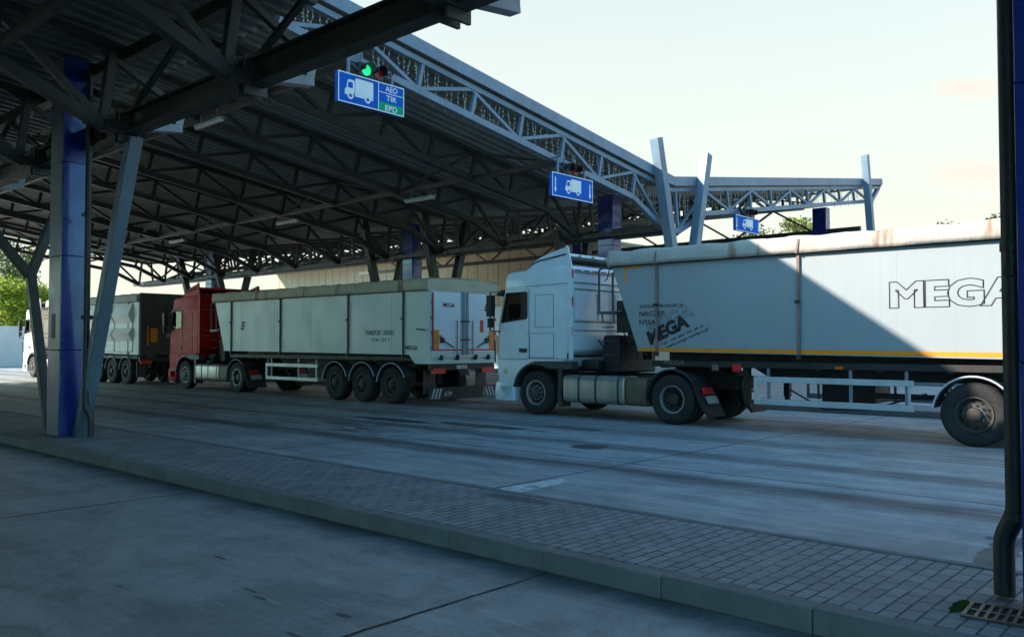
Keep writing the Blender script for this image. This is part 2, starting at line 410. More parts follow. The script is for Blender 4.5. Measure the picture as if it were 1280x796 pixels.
# ------------------------------------------------------------------ world, sun, camera
sun_dir=Vector((.81,1.,-.70)).normalized()     # direction the light travels
elev=math.asin(-sun_dir.z); az=math.atan2(-sun_dir.x,-sun_dir.y)   # azimuth of the sun measured from +Y clockwise
w=bpy.data.worlds.new('World'); scene.world=w; w.use_nodes=True; nt=w.node_tree; nt.nodes.clear(); N=NB(nt)
wo=N.n('ShaderNodeOutputWorld'); bg=N.n('ShaderNodeBackground'); N.l(bg.outputs[0],wo.inputs[0])
sky=N.n('ShaderNodeTexSky',sky_type='NISHITA'); sky.sun_disc=False; sky.sun_elevation=elev; sky.sun_rotation=az
sky.air_density=1.0; sky.dust_density=.8; sky.ozone_density=1.0; sky.altitude=100
tc=N.n('ShaderNodeTexCoord').outputs['Generated']
sz=N.n('ShaderNodeSeparateXYZ'); N.l(tc,sz.inputs[0])
HAZE=(3.72,3.78,3.12); CLOUD=(3.9,3.5,3.05)
# thin high cloud
cn=N.noise(N.map(tc,loc=(.3,.1,0),scale=(1.3,1.3,4.5)),2.6,6,.55,.3)
# pale haze bank low in the sky over the yard, clear blue behind and overhead
dt=N.n('ShaderNodeVectorMath',operation='DOT_PRODUCT'); N.l(tc,dt.inputs[0]); dt.inputs[1].default_value=(-.45,.89,0)
veil=N.math('MULTIPLY',N.ramp(sz.outputs[2],.62,.05),N.ramp(dt.outputs['Value'],-.05,.6))
veil=N.math('MULTIPLY',veil,N.ramp(N.noise(N.map(tc,scale=(1,1,3)),1.2,3),.2,.6,.85,1.0))
blue=N.mix(1.,sky.outputs[0],(.60,1.20,1.38),'MULTIPLY')
col=N.mix(N.math('POWER',veil,.3),blue,HAZE)
def puff(px,py,rx,ry,amt):
    # small cloud around a compass direction and height
    a=(px-640)/1055; e=(430-py)/1055
    v=Vector((-.673+.7396*a,.7396+.673*a,e)).normalized(); r_=Vector((.7396,.673,0)); u_=r_.cross(v).normalized(); 
    if u_.z<0: u_=-u_
    f=[]
    for ax,rr in ((r_,rx),(u_,ry)):
        q=N.n('ShaderNodeVectorMath',operation='DOT_PRODUCT'); N.l(tc,q.inputs[0]); q.inputs[1].default_value=ax
        d=N.math('DIVIDE',N.math('ADD',q.outputs['Value'],-v.dot(ax)),rr/1055); f.append(N.math('MULTIPLY',d,d))
    d=N.math('SQRT',N.math('ADD',f[0],f[1]))
    d=N.math('ADD',d,N.math('MULTIPLY',N.math('SUBTRACT',N.noise(N.map(tc,scale=(1,1,1.6)),26,6,.6),.5),1.5))
    return N.ramp(d,1.15,.3,0,amt)
cl=N.math('MAXIMUM',puff(1212,108,34,15,.75),N.math('MAXIMUM',puff(1225,216,60,18,.7),N.math('MULTIPLY',N.ramp(cn,.5,.75,0,.16),N.ramp(sz.outputs[2],.02,.2))))
col=N.mix(cl,col,CLOUD)
N.l(col,bg.inputs[0]); bg.inputs[1].default_value=.12
sl=bpy.data.lights.new('sun','SUN'); sl.energy=4.8; sl.angle=R(.55); sl.color=(1,.90,.77)
so=bpy.data.objects.new('sun',sl); COL.objects.link(so); so.rotation_euler=sun_dir.to_track_quat('-Z','Y').to_euler(); so.location=(-30,-30,40)
cam=bpy.data.cameras.new('camera'); co=bpy.data.objects.new('camera',cam); COL.objects.link(co); scene.camera=co
cam.sensor_width=36; cam.lens=1055/1280*36; cam.clip_end=3000; cam.clip_start=.05
pitch=math.atan(32/1055)
co.location=(0,0,1.65); co.rotation_euler=Vector((-.673*math.cos(pitch),.7396*math.cos(pitch),math.sin(pitch))).to_track_quat('-Z','Y').to_euler()
vs=scene.view_settings; vs.view_transform='Standard'; vs.look='None'; vs.gamma=1; vs.exposure=1.15; vs.use_curve_mapping=False
scene.render.engine='CYCLES'
try:
    scene.cycles.max_bounces=8; scene.cycles.transparent_max_bounces=12
except Exception: pass

# ------------------------------------------------------------------ setting
mb=MB(); mb.add([(-400,-400,0),(400,-400,0),(400,400,0),(-400,400,0)],[(0,1,2,3)],'ground')
tag(mb.build('ground'),kind='structure')
mb=MB(); mb.add([(-400,-400,.004),(400,-400,.004),(400,-24,.004),(-400,-24,.004)],[(0,1,2,3)],'bounce_cut'); tag(mb.build('unseen_dark_ground'),kind='structure')  # dark ground out of view, added to cut bounced sunlight
mb=MB(); x=-60.
Y0,Y1=4.72,6.45
mb.box(-60,25,Y0+.165,Y1-.12,0,.146,'paver')
tag(mb.build('island_pavement'),kind='structure')
mb=MB(); xs=[-60+i for i in range(86)]
for i in range(85):
    j=random.uniform(-.003,.003)
    mb.box(-60+i+.0015,-60+i+.9985,Y0+j,Y0+.155+j,0,.152+j,'concretekerb')
    mb.box(-60+i+.0015,-60+i+.9985,Y1-.10+j,Y1+j,0,.150+j,'concretekerb')
tag(mb.build('kerb',bevel=.014),kind='structure')
mb=MB(); mb.box(-60,40,20.2,22.2,0,.15,'concretekerb'); mb.box(-60,40,35.7,37.7,0,.15,'concretekerb')
tag(mb.build('far_island',bevel=.02),kind='structure')
mb=MB(); mb.add([(-6.66,6.47,.004),(-6.28,6.47,.004),(-6.32,8.0,.004),(-6.58,8.12,.004)],[(0,1,2,3)],'paint')
tag(mb.build('painted_marking',smooth=0),kind='structure')
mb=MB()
mb.add([(-46,14.28,.004),(-20,14.33,.004),(-20,14.45,.004),(-46,14.62,.004)],[(0,1,2,3)],'sunstrip')  # pale strip that paints a sliver of sunlight on the ground
tag(mb.build('sun_strip',smooth=0),kind='structure')
mb=MB()
for (a,b,c,d) in ((-9.6,12.75,-8.75,12.80),(-7.4,12.3,-6.9,12.34)):
    mb.add([(a,b,.004),(c,d,.004),(c,d+.06,.004),(a,b+.05,.004)],[(0,1,2,3)],'paint')
tag(mb.build('faded_marking',smooth=0),kind='structure')

# ------------------------------------------------------------------ canopies
YC=21.1
def ztop(s): return 6.47+.142*s
def zbot(s):
    if s<.4: return 4.95
    if s<1.95: return 4.95+(5.64-4.95)*((s-.4)/1.55)**1.0
    return 5.35+.153*s
NODES=[.4,1.95,3.5,5.05,6.6,8.15,9.7,11.25,12.8,14.35,15.9]
def truss_half(mb,X,y0,sg,m,cw=.16,ww=.11,smax=17.3,top_off=.36,nodes=NODES,off=0):
    P=lambda s,z:(X,y0+sg*s,z)
    nd=[n for n in nodes if n<smax]
    zt=lambda s:ztop(s)-top_off
    # chords
    mb.bar(P(0,zt(0)),P(min(smax,17.3),zt(min(smax,17.3))),cw*.8,cw*.8,m)
    pr=[0]+nd
    for a,b in zip(pr[:-1],pr[1:]): mb.bar(P(a,zbot(a)),P(b,zbot(b)),cw,cw,m)
    for i,s in enumerate(nd):
        mb.bar(P(s,zbot(s)+.05),P(max(s-.14,0),zt(s-.14)-.02),ww,ww*.98,m)
        if i+1<len(nd):
            t=nd[i+1]
            if i%2==0: mb.bar(P(s,zbot(s)+.04),P(t,zt(t)-.05),ww*.9,ww*.9,m)
            else: mb.bar(P(s,zt(s)-.05),P(t,zbot(t)+.05),ww*.9,ww*.9,m)
    if smax>17:
        mb.bar(P(nd[-1],zbot(nd[-1])),P(16.3,zbot(16.3)),cw,cw,m)
        mb.bar(P(16.3,zbot(16.3)),P(17.25,zt(17.25)),cw,cw,m)
        mb.bar(P(16.3,zbot(16.3)),P(16.3,zt(16.3)),ww,ww*.98,m)
NEND=1.9
def roof_sheet(name,parent,x0,x1,ys,zf,m='deck',per=.31,dep=.09):
    mb=MB(); xs=[]; n=int((x1-x0)/per)
    for i in range(n):
        b=x0+i*per
        xs+=[(b,0),(b+per*.36,0),(b+per*.5,dep),(b+per*.86,dep)]
    xs.append((x1,0))
    vsl=[]; fs=[]; k=len(ys)
    for x,dz in xs:
        for y in ys: vsl.append((x,y,zf(y)+dz))
    nv=len(vsl)
    for i in range(len(xs)-1):
        for j in range(k-1): fs.append((i*k+j,(i+1)*k+j,(i+1)*k+j+1,i*k+j+1))
    mb.add(vsl,fs,m); o=mb.build(name,parent,smooth=0,fix=False)
    md=o.modifiers.new('thick','SOLIDIFY'); md.thickness=.012; md.offset=1
    return o
def column(parent,x0,x1,y0,y1,z1,pipe_side=1,name='column',label=None):
    mb=MB(); zs=[0.0,1.55,3.1,4.65,z1] if z1>4.8 else [0,1.55,3.1,z1]
    base=.147 if y0<10 else .149
    for a,b in zip(zs[:-1],zs[1:]):
        a2=max(a,base)
        mb.box(x0,x1,y0,y1,a2+.0015,b-.0015,'blue')
        mb.box(x0+.02,x1-.02,y0-.004,y0+.02,a2+.002,b-.002,'sheen_grey') if pipe_side==1 and y0<10 else None
    mb.box(x0+.02,x1-.02,y0+.02,y1-.02,base,z1-.05,'rubber')
    c=mb.build(name,parent,bevel=.008)
    if label: c['label']=label
    return c

# --- main canopy over the truck lanes
can=empty('canopy',(-31,YC,0),'grey steel truss canopy with valley roof sheltering the line of trucks','canopy')
can_off=Vector((-31,YC,0))
def attach(o,root):
    o.parent=root; o.matrix_parent_inverse=Matrix.Translation(-Vector(root.location)); return o
XE=-13.
def zroof(y): return ztop(abs(y-YC))
ys=[YC-17.4,YC-13,YC-9,YC-5,YC-2,YC,YC+2,YC+5,YC+9,YC+13,YC+17.2]
attach(roof_sheet('roof_sheet',None,-48.2,XE+.12,ys,lambda y:zroof(y)-.22),can)
mb=MB()
for sg,L in ((-1,17.4),(1,17.3)):
    for s0,s1 in ((0,6),(6,12),(12,L)):
        a=(XE+.14,YC+sg*s0,ztop(s0)-.13); b=(XE+.14,YC+sg*s1,ztop(s1)-.13)
        mb.bar(a,b,.05,.26,'band')
        mb.bar((a[0]-.16,a[1],a[2]+.135),(b[0]-.16,b[1],b[2]+.135),.36,.02,'band')
attach(mb.build('fascia_band',None,bevel=.006),can)
mb=MB()
for sg,L in ((-1,17.4),(1,17.3)):
    y=YC+sg*L; mb.box(-48.2,XE+.1,y-.04,y+.04,ztop(L)-.34-(.3 if sg<0 else 0),ztop(L)-.02,'band')
attach(mb.build('edge_gutter',None),can)
nT=12
for i in range(nT):
    X=XE-3.08*i
    mb=MB(); mt='steel' if i==0 else 'steel_shade'
    off=.36 if i==0 else .32
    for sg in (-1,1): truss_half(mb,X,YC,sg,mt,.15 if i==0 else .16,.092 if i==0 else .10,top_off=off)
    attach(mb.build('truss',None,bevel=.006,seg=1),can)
# longitudinal ties and bracing
for sg,s in ((-1,5.05),(1,5.05),(-1,11.25),(1,11.25),(-1,.4),(1,.4)):
    mb=MB(); y=YC+sg*s; zb=zbot(s)+.0
    mb.bar((XE-.1,y,zb-.005),(-47.5,y,zb-.005),.13,.13,'steel_shade')
    if s>1:
        for i in range(nT-1):
            xa=XE-3.08*i-.1; xb=xa-2.88
            zt=ztop(s)-.4
            if i%2==0: mb.bar((xa,y,zb),(xb,y,zt),.06,.06,'steel_shade')
            else: mb.bar((xa,y,zt),(xb,y,zb),.06,.06,'steel_shade')
    attach(mb.build('longitudinal_brace',None),can)
# valley gutter beam along row two, and beam of row three
mb=MB(); mb.box(-47.5,XE-.2,YC-.14,YC+.14,4.86,5.14,'steel_shade'); attach(mb.build('valley_beam',None),can)
mb=MB(); mb.box(-47.5,XE-.1,36.3,36.5,6.45,6.65,'steel_shade')
for k in range(8):
    xa=-15-4*k; mb.bar((xa,36.4,6.5),(xa-2,36.4,7.7),.08,.08,'steel_shade'); mb.bar((xa-2,36.4,7.7),(xa-4,36.4,6.5),.08,.08,'steel_shade')
attach(mb.build('row_beam',None),can)
mb=MB(); mb.box(-47.5,XE-.3,5.5,5.66,7.35,7.6,'steel_shade'); attach(mb.build('row_beam',None),can)
# ventilated clerestory bars, far end
def post(parent,pts,w,m='steel',nm='support_post'):
    mb=MB()
    for a,b in zip(pts[:-1],pts[1:]): mb.bar(a,b,w,w,m,up=(1,0,0))
    return attach(mb.build(nm,None,bevel=.012),parent)
def vpost(X,m='steel'):
    mb=MB()
    mb.bar((X,21.3,.149),(X,21.3,2.15),.27,.27,m,up=(1,0,0))
    mb.bar((X,21.28,2.0),(X,19.9,7.36),.27,.27,m,up=(1,0,0))
    mb.bar((X,21.32,2.0),(X,22.68,7.36),.27,.265,m,up=(1,0,0))
    attach(mb.build('support_post',None,bevel=.012),can)
vpost(XE+.30)
for xx in (-17.4,-22.7,-26.1,-37.8,-41.2): vpost(xx,'steel_shade') if xx!=-17.4 else None
def vpost_low(X):
    mb=MB(); m='steel_shade'
    mb.bar((X,21.3,.149),(X,21.3,2.15),.25,.25,m,up=(1,0,0))
    mb.bar((X,21.28,2.0),(X,20.45,5.2),.25,.25,m,up=(1,0,0))
    mb.bar((X,21.32,2.0),(X,22.1,5.2),.25,.245,m,up=(1,0,0))
    attach(mb.build('support_post',None,bevel=.012),can)
vpost_low(-16.7)
post(can,[(XE+.30,37.65,.149),(XE+.30,35.9,9.55)],.27)
post(can,[(-14.52,5.49,.152),(-13.04,5.66,4.86)],.20,'strut')
for a,b in ((-15.45,-14.9),(-24.65,-24.1),(-39.8,-39.2)):
    attach(column(None,a,b,20.9,21.35,6.2,0),can)
for a,b in ((-15.1,-14.5),(-28.5,-27.9),(-41.9,-41.3)):
    attach(column(None,a,b,36.2,36.65,7.6,0),can)

# --- near canopy (low valley beam over the paved island, roof rises over the camera)
YN=5.6
ncan=empty('canopy',(-22,0,0),'dark near canopy with low beam along the paved island','canopy')
def zn(y):
    s=YN-y
    if s<17.5: return ztop(max(0,s))
    return ztop(17.5)-.142*(s-17.5)  # second slope out of view, added to keep sun off the near ground
attach(roof_sheet('roof_sheet',None,-46.6,NEND,[YN+1.0,YN-4,YN-9,YN-13,YN-17.5,YN-22,YN-28,YN-35],lambda y:zn(y)-.2,'near_deck_shade'),ncan)
NX=[-13.1+3.65*i for i in range(-9,5)]
for X in NX:
    mb=MB(); truss_half(mb,X,YN,-1,'near_steel_shade',.17,.13,smax=17.3,top_off=.32)
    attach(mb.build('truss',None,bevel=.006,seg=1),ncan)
    # end bracket that reaches out over the island
    mb=MB()
    mb.bar((X,YN+.05,5.02),(X,YN+.82,5.12),.16,.13,'gutter'); mb.bar((X,YN+.76,5.10),(X,YN+.84,5.5),.13,.11,'gutter')
    mb.bar((X,YN+.78,5.45),(X,YN-.6,6.2),.1,.1,'near_steel_shade')
    attach(mb.build('end_bracket',None,bevel=.008),ncan)
    mb=MB(); mb.box(X-.02,X+.02,YN-.16,YN+.16,4.76,5.26,'near_steel_shade'); mb.box(X-.17,X-.13,YN-.16,YN+.16,4.76,5.26,'near_steel_shade')
    attach(mb.build('splice_plate',None),ncan)
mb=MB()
mb.box(-46.3,NEND,YN-.11,YN+.11,4.87,4.90,'near_steel_shade'); mb.box(-46.3,NEND,YN-.11,YN+.11,5.18,5.21,'near_steel_shade'); mb.box(-46.3,NEND,YN-.02,YN+.02,4.90,5.18,'near_steel_shade')
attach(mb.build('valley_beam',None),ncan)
mb=MB(); mb.box(-46.3,NEND,YN-.1,YN+.1,6.02,6.2,'near_steel_shade')
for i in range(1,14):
    xa=NX[i]; mb.bar((xa,YN,5.2),(xa-1.83,YN,6.05),.07,.07,'near_steel_shade'); mb.bar((xa-1.83,YN,6.05),(xa-3.65,YN,5.2),.07,.07,'near_steel_shade')
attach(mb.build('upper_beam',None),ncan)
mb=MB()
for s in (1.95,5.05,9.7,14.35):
    mb.bar((-46.3,YN-s,zbot(s)),(NEND,YN-s,zbot(s)),.12,.12,'near_steel_shade')
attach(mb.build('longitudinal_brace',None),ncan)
mb=MB(); mb.box(-46.6,NEND,YN-35.1,YN-34.9,4.0,zn(YN-35),'band'); attach(mb.build('edge_gutter',None),ncan)
c1=column(None,-15.25,-14.7,5.22,5.62,6.4,1); c1['label']='blue clad column with a sheen painted grey on one side, on the paved island'; attach(c1,ncan)
# faint notice on the side with the painted sheen
mb=MB(); mb.box(-15.08,-14.93,5.210,5.213,1.75,2.15,'strap'); nb=mb.build('notice_sticker',None); attach(nb,ncan); nb['label']='small faded pink notice on the column side with painted sheen'
c2=column(None,-1.07,-.52,5.33,5.73,6.4,0); c2['label']='navy column at the right edge behind the downpipe'; attach(c2,ncan)
def downpipe(px,py,r,m,drop,parent,lab):
    mb=MB(); dx,dy=drop
    pts=[(px,py,6.2),(px,py,.78),(px,py,.70)]
    for t in range(1,6):
        a=t/6; pts.append((px+dx*(.5-.5*math.cos(a*math.pi)),py+dy*(.5-.5*math.cos(a*math.pi)),.70-.24*a))
    pts+=[(px+dx,py+dy,.44),(px+dx,py+dy,.36),(px+dx,py+dy,.165)]
    mb.tube(pts,r,m,16)
    for z in (.62,2.2,3.75,5.3): mb.tube([(px,py,z),(px,py,z+.05)],r*1.13,m,16)
    for z in (2.05,3.7,5.2): mb.box(px-.02,px+.02,py-r-.05,py+r+.05,z,z+.06,m)
    o=mb.build('downpipe',None,smooth=50); o['label']=lab; attach(o,parent); return o
downpipe(-14.22,5.44,.05,'pipe2',(.05,.07),ncan,'slim grey downpipe beside the blue column')
downpipe(-1.165,5.68,.058,'pipe',(-.075,0.03),ncan,'black downpipe with bent foot above the drain grate')
mb=MB()
mb.bar((-15.95,5.5,.15),(-16.35,5.29,2.95),.15,.15,'steel_shade',up=(1,0,0))
mb.bar((-16.35,5.29,2.85),(-16.35,3.6,4.95),.15,.15,'steel_shade',up=(1,0,0))
mb.bar((-16.35,5.29,2.85),(-16.35,6.0,4.9),.15,.15,'steel_shade',up=(1,0,0))
o=mb.build('support_post',None,bevel=.01); attach(o,ncan); o['label']='dark forked Y shaped post left of the blue column'

# tube lamps hanging below the ties
def tube_lamp(X,Y,z,label,L=1.25,ang=0):
    t=empty('ceiling_lamp',(X,Y,z),label,'lamp','tube lamps under the canopy roof')
    mb=MB(); mb.box(-L/2,L/2,-.05,.05,.02,.07,'gutter'); mb.build('housing',t)
    mb=MB(); mb.tube([(-L/2+.03,0,0),(L/2-.03,0,0)],.045,'lamptube',8); mb.build('diffuser',t)
    mb=MB(); mb.tube([(-L*.3,0,.07),(-L*.3,0,.3)],.01,'gutter',6); mb.tube([(L*.3,0,.07),(L*.3,0,.3)],.01,'gutter',6); mb.build('hanger',t)
    return t
yl=YC-5.05-.25
for X,Y,z,l in ((-17.9,yl,5.72,'unlit tube lamp under the roof tie, nearest the blue sign above the white cab'),
              (-24.6,yl,5.72,'unlit tube lamp under the middle of the roof, second along the tie'),
              (-32.4,yl,5.72,'unlit tube lamp under the roof above the red cab'),
              (-41.,yl,5.72,'farthest tube lamp under the roof, above the grey ribbed trailer'),
              (-18.2,YC-11.5,6.72,'tube lamp high under the roof left of the green lit signal'),
              (-26.5,YC-11.5,6.72,'tube lamp high under the roof just right of the slanted grey strut')):
    tube_lamp(X,Y,z,l)

# ------------------------------------------------------------------ lane signs and signals
def truck_icon(mb,X,y0,z0,w,h,sgn=1):
    """white lorry pictogram, cab to the left (towards -Y)"""
    def poly(pts,m='signwhite',d=.004):
        mb.prism([(y0+a*w,z0+b*h) for a,b in pts],'x',X,X+d,m)
    poly([(.36,.26),(.36,1.0),(.40,1.04),(.97,1.04),(1.0,1.0),(1.0,.26)])
    poly([(0,.14),(0,.40),(.05,.48),(.10,.86),(.14,.9),(.30,.9),(.34,.86),(.34,.14)])
    poly([(.10,.50),(.12,.78),(.27,.78),(.27,.50)],'signblue',.006)
    poly([(.3,.14),(.3,.27),(1.0,.27),(1.0,.14)])
    for cx in (.19,.80):
        pts=[(cx+.105*math.cos(t*math.pi/8),.13+.105*math.sin(t*math.pi/8)*w/h) for t in range(16)]
        poly(pts,'signwhite',.0075)
        pts=[(cx+.05*math.cos(t*math.pi/8),.13+.05*math.sin(t*math.pi/8)*w/h) for t in range(16)]
        poly(pts,'signblue',.0095)
def lane_sign(yc,z0,w,h,kind,label):
    X=XE+.26
    t=empty('lane_sign',(X,yc,z0),label,'sign','blue lane signs hung from the canopy edge')
    mb=MB(); mb.box(-.10,0,-w/2,w/2,0,h,'signblue'); mb.build('panel',t,bevel=.006)
    mb=MB(); b=.022
    mb.box(0.001,.005,-w/2,w/2,0,b,'signwhite'); mb.box(.001,.005,-w/2,w/2,h-b,h,'signwhite')
    mb.box(.001,.005,-w/2,-w/2+b,b,h-b,'signwhite'); mb.box(.001,.005,w/2-b,w/2,b,h-b,'signwhite')
    if kind==0:
        mb.box(.001,.005,w*.09,w*.09+b*.8,b,h-b,'signwhite'); mb.box(.001,.005,w*.09+b,w/2-b,h*.655,h*.655+b*.7,'signwhite')
    mb.build('border',t)
    mb=MB()
    if kind==0: truck_icon(mb,.001,-w/2+.15,.10,w*.42,h*.68)
    elif kind==1: truck_icon(mb,.001,-.30,.13,.62,h*.60)
    else: truck_icon(mb,.001,-.36,.12,.72,h*.60)
    mb.build('lorry_pictogram',t,fix=True)
    if kind==0:
        mb=MB(); mb.box(.0005,.003,w*.09+b*.8,w/2-b,b,h*.33,'signgreen'); mb.build('green_panel',t)
        for tx,zz,ww in (('AEO',h*.725,.30),('TIR',h*.41,.26),('EPD',h*.07,.30)):
            text('lettering',tx,ww,h*.19,mx_rear(.006,w*.295-ww/2,zz),'signwhite',t,bold=.015)
    if kind>=1:
        mb=MB()
        for sy in ((-w/2+.12,w/2-.12) if kind==1 else (-w/2+.07,w/2-.07)):
            mb.box(.001,.005,sy-.018,sy+.018,h*.30,h*.8,'signwhite'); mb.prism([(sy-.05,h*.34),(sy,h*.14),(sy+.05,h*.34)],'x',.0015,.0055,'signwhite')
        mb.build('arrow',t)
    for sy in (-w*.33,w*.33):
        z1=zbot(abs(yc+sy-YC))-z0; mb=MB()
        mb.box(-.08,-.03,sy-.025,sy+.025,h-.02,max(z1,h+.05),'steel'); mb.box(-.34,-.03,sy-.02,sy+.02,max(z1,h+.05)-.05,max(z1,h+.05),'steel')
        mb.build('bracket',t)
    return t
lane_sign(10.03,6.13,1.58,.57,0,'blue lane sign reading AEO TIR EPD with white lorry, left of the three')
lane_sign(16.22,5.19,1.60,.57,1,'blue lane sign with lorry between two arrows, above the white cab')
lane_sign(25.4,5.28,1.62,.50,2,'small blue lorry sign seen above the grey trailer tarpaulin')
def signal(yc,z,lit_on,label):
    t=empty('traffic_signal',(XE+.22,yc,z),label,'traffic light','lane signals above the blue signs')
    mb=MB(); mb.box(-.12,.0,-.30,.30,-.14,.14,'black'); mb.build('housing',t,bevel=.03)
    for k,(yy,m) in enumerate(((-.14,'green_lit' if lit_on else 'black'),(.15,'red_off'))):
        mb=MB(); 
        n=20; mb.prism([(yy+.105*math.cos(2*math.pi*q/n),.105*math.sin(2*math.pi*q/n)) for q in range(n)],'x',.0,.022,m)
        mb.build('lens',t,smooth=0)
        mb=MB(); vsn=[];fsn=[]
        for q in range(13):
            a=math.pi*(-.08+1.16*q/12)
            for rr,xx in ((.115,.0),(.115,.20-.05*abs(q-6)/6),(.122,.20-.05*abs(q-6)/6),(.122,0)): vsn.append((xx,yy+rr*math.cos(a),rr*math.sin(a)))
        for q in range(12):
            for e in range(4): fsn.append((q*4+e,q*4+(e+1)%4,(q+1)*4+(e+1)%4,(q+1)*4+e))
        mb.add(vsn,fsn,'black'); mb.build('visor',t)
    mb=MB(); mb.tube([(-.06,-.2,.12),(-.06,-.2,.34)],.02,'steel',8); mb.tube([(-.06,.2,.12),(-.06,.2,.34)],.02,'steel',8); mb.tube([(-.06,-.3,-.02),(-.06,-.55,.1)],.05,'pipe',8); mb.build('bracket',t)
signal(10.05,6.86,True,'lane signal showing green above the AEO TIR EPD sign')
signal(16.2,5.92,False,'dark lane signal above the sign over the white cab')
signal(25.6,5.92,False,'dark lane signal above the small sign behind the trailer')

# ------------------------------------------------------------------ icicle lights on the canopy edge
def icicles(s0,s1,sg,label,seed,step=.16):
    rnd=random.Random(seed); X=XE-.065
    t=empty('string_lights',(X,YC+sg*(s0+s1)/2,ztop((s0+s1)/2)-.4),label,'string lights','icicle light strings along the canopy edge')
    base=Vector(t.location)
    mb=MB(); pts=[]; s=s0
    while s<=s1:
        pts.append(Vector((X,YC+sg*s,ztop(s)-.30+rnd.uniform(-.02,.05)))-base); s+=.2
    mb.tube(pts,.009,'wire',5); mb.build('cable',t)
    s=s0+.05; k=0
    while s<s1 and k<98:
        L=rnd.choice((.45,.6,.75,.8,.7))*(1.0 if s>1.9 else 1.25); mb=MB(); 
        p=Vector((X,YC+sg*s,ztop(s)-.30)); pts=[]; y=0
        lean=rnd.uniform(-.10,.10)
        n=7
        for q in range(n+1):
            pts.append(p-base+Vector((rnd.uniform(-.01,.01),lean*q/n+rnd.uniform(-.012,.012),-L*q/n)))
        mb.tube(pts,.0056,'wire',4)
        for q in range(1,n+1):
            c=pts[q]+Vector((0,rnd.uniform(-.03,.03),0)); mb.tube([c+Vector((0,0,.014)),c-Vector((0,0,.014))],.0085,'bulb',5)
        mb.build('strand',t,smooth=0,fix=False); s+=step*rnd.uniform(.6,1.6); k+=1
icicles(8.2,13.5,-1,'pale icicle lights along the upper left canopy edge, above the AEO sign',3)
icicles(1.2,8.1,-1,'pale icicle lights along the canopy edge between the two large signs',4)
icicles(-1.1,1.1,1,'pale icicle lights hanging in the valley between the two slanted posts',5,.13)
icicles(1.8,9.2,1,'pale icicle lights along the rising edge right of the valley',6)
icicles(9.3,17.2,1,'pale icicle lights at the far right end of the canopy edge',8)

# ------------------------------------------------------------------ vehicles
def arc(cx,cz,r,a0,a1,n): return [(cx+r*math.cos(R(a0+(a1-a0)*i/n)),cz+r*math.sin(R(a0+(a1-a0)*i/n))) for i in range(n+1)]
def wheel(parent,x,y,side,kind,dual=False,r=.515,w=.30):
    """side -1: outer face towards -Y.  kind: 'front','rear','trailer'"""
    s=side; mb=MB()
    def tyre(yc):
        prof=[(.29,-w*.42),(.33,-w*.5),(r-.07,-w*.5),(r-.02,-w*.44),(r,-w*.34)]
        for g in (-.17,0,.17): prof+=[(r,w*g-.012),(r-.012,w*g-.008),(r-.012,w*g+.008),(r,w*g+.012)]
        prof+=[(r,w*.34),(r-.02,w*.44),(r-.07,w*.5),(.33,w*.5),(.29,w*.42),(.27,0),(.29,-w*.42)]
        mb.lathe(prof,(x,yc,r),'tyre',40)
    tyre(y)
    if dual: tyre(y-s*(w+.04))
    t=mb.build('wheel',parent,smooth=40)
    rm=MB(); o=w/2*s
    f=lambda d:y+s*(w/2-d)     # d = depth inward from outer face
    rimm={'front':'rim','rear':'rimw','trailer':'rim'}[kind]
    L=lambda prof,m,n=36: rm.lathe([(a,(s*(w/2-d))) for a,d in prof],(x,y,r),m,n)
    L([(.295,.03),(.288,.0),(.272,.0),(.262,.03),(.25,.06)],'rimw' if kind!='trailer' else 'rim')
    if kind=='rear':
        L([(.25,.06),(.24,.16),(.18,.175),(.13,.17)],'rim'); L([(.13,.17),(.13,.07),(.11,.05),(.0,.045)],'hub')
    else:
        L([(.25,.06),(.235,.09),(.20,.07),(.13,.03),(.115,.03)],rimm); L([(.115,.03),(.11,-.015),(.08,-.03),(.0,-.032)],'hub' if kind=='trailer' else 'darkband')
    nm=rm
    for k in range(10):
        a=2*math.pi*k/10+.1; rr=.155 if kind!='rear' else .155
        d=.04 if kind!='rear' else .165
        cx=x+rr*math.cos(a); cz=r+rr*math.sin(a)
        nm.tube([(cx,f(d),cz),(cx,f(d-.035),cz)],.016,'hub' if kind!='front' else 'rimw',6)
        rr=.205; cx=x+rr*math.cos(a+.31); cz=r+rr*math.sin(a+.31); d=.072 if kind!='rear' else .168
        nm.tube([(cx,f(d+.0),cz),(cx,f(d-.004),cz)],.024,'pit',8)
    rm.build('rim',t,smooth=40)
    return t
def fender(parent,cx,r,y0,y1,a0,a1,m='darkband',th=.03,name='fender',edge=None):
    mb=MB(); n=16; o=arc(cx,.515,r+th,a0,a1,n); i=arc(cx,.515,r,a0,a1,n); vsn=[];fsn=[]
    for k in range(n+1):
        vsn+=[(o[k][0],y0,o[k][1]),(o[k][0],y1,o[k][1]),(i[k][0],y1,i[k][1]),(i[k][0],y0,i[k][1])]
    for k in range(n):
        for e in range(4): fsn.append((k*4+e,k*4+(e+1)%4,k*4+4+(e+1)%4,k*4+4+e))
    fsn+=[(0,1,2,3),(n*4+3,n*4+2,n*4+1,n*4)]
    mb.add(vsn,fsn,m)
    if edge:
        for yy in (y0,):
            mb.tube([(p[0],yy,p[1]) for p in arc(cx,.515,r+th*.7,a0,a1,n)],.017,edge,6)
    return mb.build(name,parent,smooth=40)

